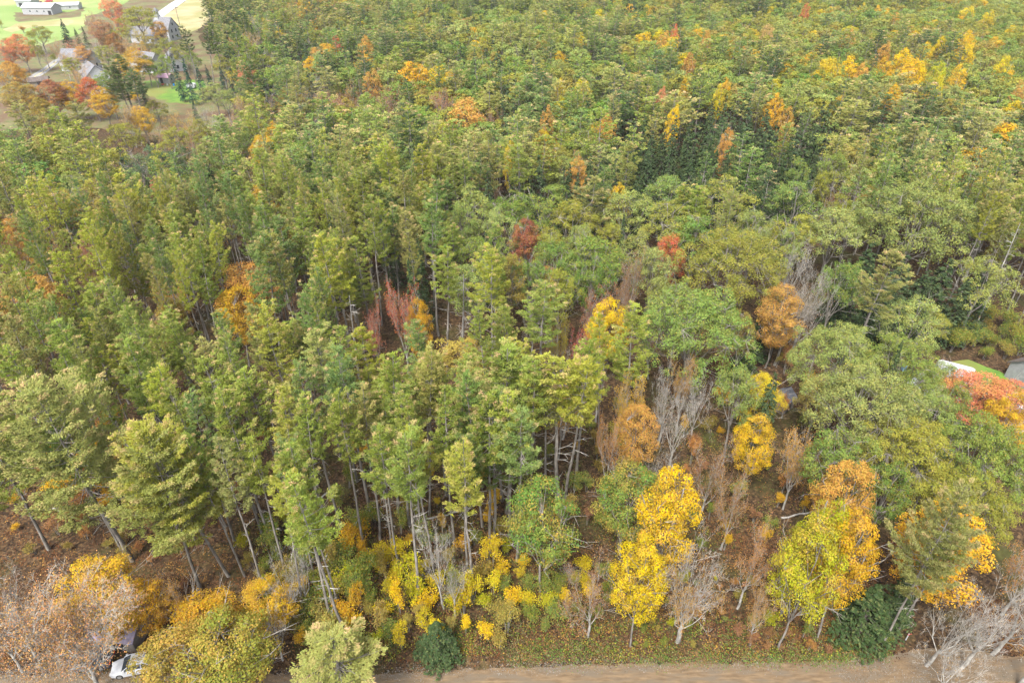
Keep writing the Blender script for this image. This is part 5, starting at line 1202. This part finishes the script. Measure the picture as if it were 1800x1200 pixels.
# ------------------------------------------------------------------ buildings, vehicles and small things
def simple(name, c, rough=0.6, metal=0.0, var=0.12):
    return mat_noise(name, tuple(v * (1 - var) for v in c), tuple(min(1, v * (1 + var)) for v in c), 2.5, rough, metal=metal)
M['white'] = simple('white_clapboard', (0.34, 0.35, 0.36)); M['offwhite'] = simple('weathered_white_board', (0.27, 0.275, 0.28))
M['greyroof'] = simple('grey_shingle', (0.13, 0.13, 0.14), 0.9, 0, .3); M['metalroof'] = simple('pale_metal_roof', (0.33, 0.345, 0.36), 0.5)
M['brownroof'] = simple('brown_shingle', (0.085, 0.068, 0.060), 0.9, 0, .3); M['mauve'] = simple('mauve_roof', (0.27, 0.17, 0.22), 0.8); M['lilac'] = simple('lilac_grey_roof', (0.22, 0.19, 0.25), 0.8, 0, .2)
M['greywall'] = simple('grey_siding', (0.19, 0.195, 0.20)); M['slate'] = simple('slate_roof', (0.10, 0.105, 0.125), 0.85, 0, .3)
M['glass'] = mat_glass('dark_glass'); M['darkdoor'] = simple('dark_opening', (0.02, 0.02, 0.022)); M['brick'] = simple('brick', (0.20, 0.08, 0.05), 0.9)
M['carwhite'] = simple('white_car_paint', (0.42, 0.43, 0.45), 0.3, 0, .03); M['cardark'] = simple('dark_car_paint', (0.035, 0.04, 0.055), 0.3, 0, .1); M['carred'] = simple('red_car_paint', (0.35, 0.03, 0.04), 0.4)
M['rubber'] = simple('rubber', (0.02, 0.02, 0.02), 0.9); M['rim'] = simple('wheel_metal', (0.35, 0.35, 0.36), 0.4, 0.6); M['lamp'] = simple('lamp_lens', (0.5, 0.5, 0.5), 0.2); M['tail'] = simple('tail_lens', (0.5, 0.02, 0.02), 0.25)
M['wood'] = simple('grey_wood', (0.16, 0.14, 0.12), 0.9); M['blue'] = simple('blue_plastic', (0.02, 0.20, 0.60), 0.4); M['skyblue'] = simple('pale_blue_plastic', (0.28, 0.52, 0.70), 0.4); M['redp'] = simple('red_paint', (0.40, 0.03, 0.03), 0.5)

def thing(name, label, cat, loc, rot=0.0, group=None):
    e = bpy.data.objects.new(name, None); COL.objects.link(e); e.location = loc; e.rotation_euler = (0, 0, rot)
    e['label'] = label; e['category'] = cat
    if group: e['group'] = group
    return e
def hexa(b, x0, x1, y0, y1, z0, z1, tx=0.0, ty=0.0, m=0):
    """Box; tx, ty draw the top in."""
    B = [(x0, y0, z0), (x1, y0, z0), (x1, y1, z0), (x0, y1, z0)]; Tp = [(x0 + tx, y0 + ty, z1), (x1 - tx, y0 + ty, z1), (x1 - tx, y1 - ty, z1), (x0 + tx, y1 - ty, z1)]
    b.grid(B + Tp, [(3, 2, 1, 0), (4, 5, 6, 7), (0, 1, 5, 4), (1, 2, 6, 5), (2, 3, 7, 6), (3, 0, 4, 7)], m)
def part(name, m, parent, fn):
    b = Buf(); fn(b); return link_obj(name, b.mesh(name, m), parent)
def window_(par, side, u, z, w, h, Lh, Wh, fm):
    """A window on a wall of a house: side f(ront) b(ack) l(eft) r(ight)."""
    def bx(b, e, t0, t1):
        if side in 'fb':
            sg = -1 if side == 'f' else 1; ys = sorted((sg * (Wh + t0), sg * (Wh + t1))); hexa(b, u - w / 2 - e, u + w / 2 + e, ys[0], ys[1], z - h / 2 - e, z + h / 2 + e)
        else:
            sg = -1 if side == 'l' else 1; xs = sorted((sg * (Lh + t0), sg * (Lh + t1))); hexa(b, xs[0], xs[1], u - w / 2 - e, u + w / 2 + e, z - h / 2 - e, z + h / 2 + e)
    f = part('window', fm, par, lambda b: bx(b, 0.1, -0.02, 0.05)); part('pane', M['glass'], f, lambda b: bx(b, 0, 0.0, 0.08)); return f
def house(name, label, cat, px_, py_, rot, L, W, h, rh, wm, rm, wins=(), door=None, chim=None, over=0.35, group=None, opening=None):
    e = thing(name, label, cat, (*at(px_, py_)[:2], 0), R(rot), group); l, w = L / 2, W / 2
    def walls(b):
        b.grid([(-l, -w, 0), (l, -w, 0), (l, w, 0), (-l, w, 0), (-l, -w, h), (l, -w, h), (l, w, h), (-l, w, h)], [(0, 1, 5, 4), (1, 2, 6, 5), (2, 3, 7, 6), (3, 0, 4, 7)])
        b.tris([[(l, -w, h), (l, w, h), (l, 0, h + rh)], [(-l, w, h), (-l, -w, h), (-l, 0, h + rh)]])
    part('wall', wm, e, walls)
    o = over; sl = rh / w
    def roof(b):
        for sg in (-1, 1):
            A = [(-l - o, sg * (w + o), h - o * sl + 0.02), (l + o, sg * (w + o), h - o * sl + 0.02), (l + o, 0, h + rh + 0.02), (-l - o, 0, h + rh + 0.02)]
            Bt = [(x, y, z + 0.16) for x, y, z in A]
            b.grid(A + Bt, [(3, 2, 1, 0), (4, 5, 6, 7), (0, 1, 5, 4), (1, 2, 6, 5), (2, 3, 7, 6), (3, 0, 4, 7)])
    rf = part('roof', rm, e, roof)
    if chim: part('chimney', M['brick'], rf, lambda b: (hexa(b, chim - .35, chim + .35, -.3, .3, h + rh - .8, h + rh + 1.0), hexa(b, chim - .42, chim + .42, -.37, .37, h + rh + 1.0, h + rh + 1.12)))
    for q in wins: window_(e, *q, l, w, M['white'])
    if door is not None:
        d = part('door', M['darkdoor'] if opening else M['greywall'], e, lambda b: hexa(b, door - (opening or .5), door + (opening or .5), -w - 0.06, -w + 0.02, 0.02, 2.1))
        if not opening: part('handle', M['rim'], d, lambda b: hexa(b, door + .32, door + .4, -w - 0.12, -w - 0.06, 1.0, 1.1))
    return e
W2 = [('f', -2.6, 1.6, .9, 1.3), ('f', 2.6, 1.6, .9, 1.3), ('r', -1.4, 1.7, .8, 1.3), ('r', 1.4, 1.7, .8, 1.3), ('l', 0, 1.7, .8, 1.3)]
fh = house('farmhouse', 'tall white farmhouse with steep grey roof and small belfry at the top', 'house', 296, 70, -14, 8.5, 8.0, 5.2, 4.6, M['white'], M['greyroof'],
      [('f', -2.4, 1.6, .9, 1.4), ('f', 0.4, 1.6, .9, 1.4), ('f', -2.4, 4.0, .9, 1.3), ('f', 2.4, 4.0, .9, 1.3), ('r', -1.8, 1.7, .9, 1.4), ('r', 1.8, 1.7, .9, 1.4), ('r', -1.5, 4.2, .9, 1.4), ('r', 1.5, 4.2, .9, 1.4), ('r', 0, 7.0, .8, 1.1)], 2.6)
def belf(b):
    hexa(b, -4.0, -1.8, -1.1, 1.1, 8.6, 10.6); hexa(b, -3.7, -2.1, -.8, .8, 10.6, 12.4)
bl = part('belfry', M['white'], fh, belf); part('belfry_roof', M['greyroof'], bl, lambda b: hexa(b, -3.95, -1.85, -1.05, 1.05, 12.4, 13.6, .9, .9))
part('louvre', M['darkdoor'], bl, lambda b: hexa(b, -3.3, -2.5, -.84, -.78, 10.9, 12.1))
house('farmhouse_wing', 'low grey-roofed wing left of the tall white farmhouse', 'house', 262, 74, -14, 13, 7, 3.6, 2.8, M['white'], M['greyroof'], W2 + [('f', 5, 1.6, .9, 1.3)], 0, chim=-3)
house('village_house', 'white house with wide dark grey roof above the paved road', 'house', 145, 122, -8, 12, 8, 4.0, 3.6, M['white'], M['greyroof'], W2, 0, chim=3)
house('village_house', 'white two storey house hidden behind the spreading tree', 'house', 176, 160, -50, 9, 7.5, 6.2, 3.2, M['white'], M['greyroof'], [('r', -1.6, 1.6, .9, 1.4), ('r', 1.6, 1.6, .9, 1.4), ('r', -1.6, 4.4, .9, 1.4), ('r', 1.6, 4.4, .9, 1.4), ('f', -2.6, 1.6, .9, 1.4), ('f', 2.6, 1.6, .9, 1.4), ('f', -2.6, 4.4, .9, 1.4), ('f', 2.6, 4.4, .9, 1.4)], 0)
house('village_house', 'white gabled house right of the golden village maple', 'house', 262, 124, -20, 11, 6.5, 4.0, 3.0, M['white'], M['greyroof'], W2, 0.5, chim=-2)
house('village_house', 'small white gable peeping out over the dark spruces', 'house', 312, 122, -60, 8, 6.5, 4.6, 2.8, M['white'], M['greyroof'], [('r', 0, 1.7, .9, 1.3), ('r', 0, 4.9, .8, 1.0), ('f', 2, 1.7, .9, 1.3), ('f', -2, 1.7, .9, 1.3)], None)
house('low_shed', 'low brown-roofed shed beside the paved road', 'shed', 72, 150, 24, 6, 4, 1.9, 1.0, M['wood'], M['brownroof'], (), 0.0, opening=0.6)
house('garden_shed', 'pale garden shed with mauve roof and dark doorway on the lawn', 'shed', 294, 145, -12, 4.4, 3.4, 2.2, 1.0, M['offwhite'], M['mauve'], [('r', 0, 1.3, .6, .6)], -0.9, opening=0.55)
house('long_barn', 'long pale barn with white metal roof on the green field', 'barn', 76, 24, -3, 17, 9, 3.6, 1.7, M['offwhite'], M['metalroof'], [('f', -4, 1.8, .8, .8), ('f', 0, 1.8, .8, .8), ('f', 4, 1.8, .8, .8)], 7, opening=0.9)
house('low_barn', 'low barn with shallow metal roof right of the long one', 'barn', 121, 16, 12, 13, 7, 2.3, 1.1, M['offwhite'], M['metalroof'], [('f', 2, 1.3, .8, .7)], -4.6, opening=1.4)
house('small_barn', 'small metal-roofed barn at the top left behind the long one', 'barn', 51, 11, -6, 9.5, 7.5, 3.2, 1.4, M['offwhite'], M['metalroof'], [('f', 2.6, 1.7, .8, .8)], -2, opening=1.1)
house('yard_house', 'grey-sided house with brown gable roof at the right edge', 'house', 1842, 672, 20, 10, 7.0, 2.8, 2.7, M['greywall'], M['brownroof'], [('l', 0, 1.5, .9, 1.1), ('f', -3, 1.5, .9, 1.1), ('f', 2.6, 1.5, .9, 1.1)], 0)
house('mobile_home', 'long white house behind the coral red maple', 'house', 1755, 742, 8, 13, 5.2, 2.7, 1.1, M['white'], M['metalroof'], [('f', -4.6, 1.6, 1.0, .9), ('f', -1.8, 1.6, 1.0, .9), ('f', 3.2, 1.6, 1.2, .9), ('l', 0.8, 1.6, .8, .9)], .8)
house('tool_shed', 'tiny shed with slate grey roof beside the lemon yellow maple', 'shed', 1372, 716, 38, 2.6, 2.4, 2.0, 1.0, M['wood'], M['slate'], (), 0, opening=.45, over=.2)
house('roadside_shed', 'small shed with lilac grey roof under the golden maple', 'shed', 222, 1112, -6, 4.6, 3.8, 2.1, 1.2, M['wood'], M['lilac'], [('r', 0, 1.3, .6, .6)], 0.6, opening=.55)

def wheel(par, x, y, r=0.32, w=0.22):
    def disc(b, rr, ww):
        n = 20; an = np.arange(n) * 6.28319 / n; V = [(x + rr * math.cos(t), y + s_, r + rr * math.sin(t)) for s_ in (-ww / 2, ww / 2) for t in an] + [(x, y - ww / 2, r), (x, y + ww / 2, r)]
        b.grid(V, [(i, (i + 1) % n, n + (i + 1) % n, n + i) for i in range(n)])
        b.tris([[V[2 * n], V[(i + 1) % n], V[i]] for i in range(n)] + [[V[2 * n + 1], V[n + i], V[n + (i + 1) % n]] for i in range(n)])
    wq = part('wheel', M['rubber'], par, lambda b: disc(b, r, w)); part('rim', M['rim'], wq, lambda b: disc(b, r * .62, w + 0.02))
def car(name, label, px_, py_, rot, paint, L=4.6, W=1.8, Ht=1.45, suv=False):
    e = thing(name, label, 'car', (*at(px_, py_)[:2], 0), R(rot)); l, w = L / 2, W / 2
    # stations along the body, front at -x: (x, half width, sill z, shoulder z)
    st = [(-l, .72, .38, .55), (-l + .12, .84, .26, .70), (-l + .6, .95, .22, .80), (-l + 1.25, 1, .20, .90), (-.2, 1, .20, .94), (.9, 1, .20, .96), (l - .7, .98, .22, .97), (l - .15, .90, .28, .90), (l, .80, .42, .78)]
    def body(b):
        V, Q = [], []; sec = [(1, 0), (1.0, .35), (1.0, .75), (.93, .95), (.75, 1.0), (0, 1.04)]
        for x, hw, z0, z1 in st:
            row = [(x, -w * hw * u, z0 + (z1 - z0) * v) for u, v in sec] + [(x, w * hw * u, z0 + (z1 - z0) * v) for u, v in sec[::-1][1:]]; V += row
        n = 11
        for i in range(len(st) - 1):
            for j in range(n - 1): Q.append((i * n + j, i * n + j + 1, (i + 1) * n + j + 1, (i + 1) * n + j))
        b.grid(V, Q)
        for k_, rev in ((0, 1), ((len(st) - 1) * n, 0)):
            q = V[k_:k_ + n]; c = tuple(np.mean(q, 0)); b.tris([[q[i], q[i + 1], c] if not rev else [q[i + 1], q[i], c] for i in range(n - 1)] + [[q[n - 1], q[0], c]])
    part('body', paint, e, body)
    x0, x1, x2, x3 = -l + 1.15, -l + 1.95, l - (.75 if suv else 1.3), l - (.35 if suv else .55); zs, zr = .93, Ht
    A = lambda x, z, k: (x, k * w * (.90 if z < 1.1 else .74), z)
    def roof(b):
        V = [A(x1, zr - .03, -1), A(x1 + .3, zr, -1), A(x2, zr, -1), (x1, w * .74, zr - .03), (x1 + .3, w * .74, zr), (x2, w * .74, zr)]
        b.grid([V[0], V[1], V[2], V[5], V[4], V[3], *[(x, y * 1.0, z - .07) for x, y, z in (V[0], V[1], V[2], V[5], V[4], V[3])]], [(0, 1, 4, 5), (1, 2, 3, 4), (6, 7, 1, 0), (7, 8, 2, 1), (8, 9, 3, 2), (9, 10, 4, 3), (10, 11, 5, 4), (11, 6, 0, 5)])
        for k in (-1, 1):   # pillars
            for xa, xb in ((x0, x1), (x1 + 1.0, x1 + 1.05), (x3, x2)):
                prisms(b, [A(xa, zs, k)], [A(xb, zr - .03, k)], .05, .04, 4)
    part('roof', paint, e, roof)
    part('windscreen', M['glass'], e, lambda b: b.quads([[A(x0, zs, -1), A(x0, zs, 1), A(x1, zr - .04, 1), A(x1, zr - .04, -1)]]))
    part('rear_window', M['glass'], e, lambda b: b.quads([[A(x3, zs, 1), A(x3, zs, -1), A(x2, zr - .04, -1), A(x2, zr - .04, 1)]]))
    for k in (-1, 1): part('side_window', M['glass'], e, lambda b: b.quads([[A(x0 + .02, zs, k), A(x3 - .02, zs, k), A(x2, zr - .05, k), A(x1, zr - .05, k)]]))
    for k in (-1, 1):
        for x in (-l + .85, l - .85): wheel(e, x, k * (w - .1))
        part('headlight', M['lamp'], e, lambda b: hexa(b, -l + .0, -l + .16, *sorted((k * w * .5, k * w * .78)), .55, .68)); part('taillight', M['tail'], e, lambda b: hexa(b, l - .16, l + .01, *sorted((k * w * .5, k * w * .8)), .6, .8))
        part('mirror', paint, e, lambda b: hexa(b, x0 + .15, x0 + .35, *sorted((k * w * .93, k * w * 1.12)), .95, 1.1))
    return e
car('parked_car', 'white car strewn with fallen leaves parked beside the dirt road', 243, 1172, 14, M['carwhite'])
car('parked_car', 'dark blue-grey car under the wide rusty maple', 160, 1166, 6, M['cardark'], 4.5, 1.75, 1.5, True)
car('parked_car', 'dark red car beside the long barn in the field', 86, 4, 10, M['carred'], 4.5, 1.8, 1.6, True)
car('parked_car', 'red car next to the small barn in the field', 69, 8, -15, M['carred'], 4.8, 1.9, 1.7, True)
def trailer(label, px_, py_, rot, L, W, h, m, win=True, name='travel_trailer'):
    e = thing(name, label, 'trailer', (*at(px_, py_)[:2], 0), R(rot)); l, w = L / 2, W / 2
    def body(b):
        prof = [(-l, .55), (-l - .12, 1.2), (-l + .1, h - .25), (-l + .5, h), (l - .5, h), (l - .1, h - .2), (l, 1.2), (l - .05, .55)]
        V = [(x, -w, z) for x, z in prof] + [(x, w, z) for x, z in prof]; n = len(prof)
        b.grid(V, [(i, (i + 1) % n, n + (i + 1) % n, n + i) for i in range(n)])
        c = (0, 0, h * .5)
        for o in (0, n): b.tris([[V[o + i], V[o + (i + 1) % n], (0, V[o][1], h * .5)] for i in range(n)])
    part('body', m, e, body)
    wheel(e, .2, -w + .08, .33, .2); wheel(e, .2, w - .08, .33, .2)
    part('hitch', M['rubber'], e, lambda b: prisms(b, [(-l, -.3, .5), (-l, .3, .5)], [(-l - 1, 0, .45)] * 2, .04, .04, 4))
    if win:
        for u in (-l * .5, l * .45): window_(e, 'f', u, 1.6, .9, .5, l, w, M['white'])
        part('door', M['offwhite'], e, lambda b: hexa(b, -.35, .3, -w - .03, -w + .01, .6, 2.2))
    return e
trailer('white travel trailer half hidden behind the green oak', 1650, 712, 12, 7.5, 2.4, 2.7, M['white'])
trailer('white trailer farther back by the lawn strip', 1672, 668, -30, 5.2, 2.2, 2.5, M['white'])
trailer('white trailer showing through the broadest pale oak', 1615, 690, 35, 6.0, 2.3, 2.6, M['white'])
trailer('white box trailer at the edge of the village lawn', 338, 156, -6, 3.1, 1.6, 1.9, M['white'], False, 'box_trailer')

def lathe(b, prof, n=20, c=(0, 0, 0)):
    V = [(c[0] + r_ * math.cos(i * 6.28319 / n), c[1] + r_ * math.sin(i * 6.28319 / n), c[2] + z) for r_, z in prof for i in range(n)]
    b.grid(V, [(j * n + i, j * n + (i + 1) % n, (j + 1) * n + (i + 1) % n, (j + 1) * n + i) for j in range(len(prof) - 1) for i in range(n)])
def barrel(label, px_, py_, m, s_=1.0, dy=0):
    e = thing('barrel', label, 'barrel', (*at(px_, py_)[:2], 0)); e.scale = (s_,) * 3
    part('drum', m, e, lambda b: lathe(b, [(0, 0.01), (.28, 0.01), (.29, .05), (.30, .28), (.29, .3), (.30, .32), (.30, .58), (.29, .6), (.30, .62), (.29, .86), (.27, .88), (0, .88)]))
    part('lid', M['rubber'], e, lambda b: lathe(b, [(.295, .86), (.295, .90), (0, .91)]))
barrel('blue barrel beside the white travel trailer', 1633, 716, M['blue'], 1.3)
barrel('pale blue barrel seen between the pale oak crowns', 1588, 650, M['skyblue'], 1.4)
barrel('small blue barrel on the village lawn', 306, 151, M['blue'], 1.1)
def chair_(label, px_, py_):
    e = thing('garden_chair', label, 'chair', (*at(px_, py_)[:2], 0), R(200))
    part('seat', M['white'], e, lambda b: hexa(b, -.26, .26, -.26, .26, .4, .45)); part('backrest', M['white'], e, lambda b: hexa(b, -.26, .26, .23, .28, .45, 1.0))
    for x in (-.23, .23):
        for y in (-.23, .23): part('leg', M['white'], e, lambda b: hexa(b, x - .025, x + .025, y - .025, y + .025, 0, .4))
chair_('white garden chair on the village lawn', 295, 152)
e = thing('charcoal_grill', 'black kettle grill standing alone on the village lawn', 'grill', (*at(311, 163)[:2], 0))
part('bowl', M['rubber'], e, lambda b: lathe(b, [(0, .62), (.2, .66), (.3, .8), (.31, .9)])); part('lid', M['rubber'], e, lambda b: lathe(b, [(.32, .9), (.28, 1.05), (.15, 1.16), (0, 1.2)]))
for i in range(3): part('leg', M['rim'], e, lambda b: prisms(b, [(.12 * math.cos(i * 2.1), .12 * math.sin(i * 2.1), .7)], [(.34 * math.cos(i * 2.1), .34 * math.sin(i * 2.1), 0)], .02, .02, 4))
e = thing('wheelbarrow', 'red wheelbarrow beside the shed on the village lawn', 'wheelbarrow', (*at(287, 151)[:2], 0), R(30))
part('tray', M['redp'], e, lambda b: b.grid([(-.3, -.22, .35), (.3, -.22, .35), (.3, .22, .35), (-.3, .22, .35), (-.55, -.35, .68), (.5, -.35, .62), (.5, .35, .62), (-.55, .35, .68)], [(0, 1, 2, 3), (0, 1, 5, 4), (1, 2, 6, 5), (2, 3, 7, 6), (3, 0, 4, 7)]))
wheel(e, -.62, 0, .2, .09); part('handles', M['wood'], e, lambda b: prisms(b, [(-.6, -.1, .22), (-.6, .1, .22)], [(1.0, -.3, .6), (1.0, .3, .6)], .022, .022, 4))
e = thing('utility_pole', 'wooden utility pole by the tan field at the top', 'pole', (*at(317, 48)[:2], 0), R(30))
part('post', M['wood'], e, lambda b: tube(b, [(0, 0, 0), (0, 0, 5), (0, 0, 10)], [.16, .14, .11], 8)); part('crossarm', M['wood'], e, lambda b: hexa(b, -1.2, 1.2, -.15, -.03, 9.2, 9.35))
for x in (-1.05, 0.45, 1.05): part('insulator', M['lamp'], e, lambda b: lathe(b, [(0, 0), (.06, 0), (.04, .08), (.06, .14), (0, .18)], 8, (x, -.09, 9.35)))
e = thing('property_marker', 'white and red marker stake near the road bend', 'marker', (*at(1592, 1124)[:2], 0), R(10))
part('stake', M['white'], e, lambda b: hexa(b, -.05, .05, -.03, .03, 0, 1.1)); part('ribbon', M['redp'], e, lambda b: (hexa(b, -.06, .06, -.04, .04, .85, 1.0), b.quads([[(.05, 0, .98), (.45, .06, .90), (.45, .06, .80), (.05, 0, .88)]])))
def brush(label, px_, py_, Rr, n, seed, m):
    r_ = np.random.default_rng(seed); P = np.c_[r_.normal(0, Rr * .45, (n, 2)), r_.uniform(.05, .7, n)]; d = rand_dir(n, r_) * [1, 1, .25]; Ls = r_.uniform(.6, 2.0, n)[:, None]
    b = Buf(); prisms(b, P - d * Ls / 2, P + d * Ls / 2, r_.uniform(.02, .05, n), .01, 4)
    o = link_obj('brush_pile', b.mesh('brush_pile', m)); x, y, _ = at(px_, py_); o.location = (x, y, 0); o['label'] = label; o['category'] = 'brush pile'
brush('heap of cut branches beside the fresh green maple', 1005, 1012, 1.6, 110, 1, M['bark'])
brush('dark heap of branches behind the yard shrubs', 1722, 588, 1.8, 130, 2, M['bark_dark'])
def log_(label, px_, py_, L, rad, az, m, z=.0):
    b = Buf(); r_ = np.random.default_rng(int(px_)); pts = [(t * L, r_.normal(0, .06), rad + abs(r_.normal(0, .03))) for t in np.linspace(-.5, .5, 7)]; tube(b, pts, np.linspace(rad, rad * .6, 7), 8, rough=.1, r_=r_)
    A = np.array([pts[int(i)] for i in r_.integers(2, 7, 7)]); prisms(b, A, A + rand_dir(7, r_) * [.6, .9, .2] + [.3, 0, .45], .03, .01, 3)
    o = link_obj('fallen_log', b.mesh('fallen_log', m)); o.location = (*at(px_, py_)[:2], z); o.rotation_euler = (0, 0, az); o['label'] = label; o['category'] = 'log'; o['group'] = 'fallen logs'
for (x, y, L_, az, lb) in [(262, 862, 7, .5, 'fallen pale log at the top of the brown clearing'), (120, 905, 5, -.4, 'fallen log between the two left pine trunks'), (1190, 985, 6, .8, 'fallen log behind the bare whitish tree'), (1290, 690, 6, -.6, 'fallen log below the forked grey trunk'),
        (480, 985, 5, 1.1, 'fallen log in the green undergrowth of the left pines'), (945, 930, 6, -.2, 'fallen log right behind the fresh green maple'), (560, 880, 6, .9, 'fallen log deep between the left-centre pines'), (1215, 1080, 5, .4, 'fallen log beside the foot of the bare whitish tree'), (1450, 1010, 6, -.3, 'fallen log behind the orange-gold maple'), (785, 905, 6, .3, 'fallen log among the central pine trunks'), (660, 985, 5, -.9, 'fallen log left of the central pine trunks'), (1405, 905, 5, .2, 'fallen log in the rusty thicket')]: log_(lb, x, y, L_, .13, az, M['bark_pale'])


# ------------------------------------------------------------------ air
def haze(dens):
    b = Buf(); hexa(b, -1600, 1600, -700, 3600, -1.0, 68.0); m, nt, out = mat_base('haze_air')
    v = nt.nodes.new('ShaderNodeVolumePrincipled'); v.inputs['Density'].default_value = dens; v.inputs['Color'].default_value = (0.85, 0.90, 0.95, 1); v.inputs['Anisotropy'].default_value = 0.2
    nt.links.new(v.outputs[0], out.inputs['Volume']); tagk(link_obj('haze', b.mesh('haze', m)), 'stuff', 'thin pale autumn haze over the whole wood')

haze(0.0001)
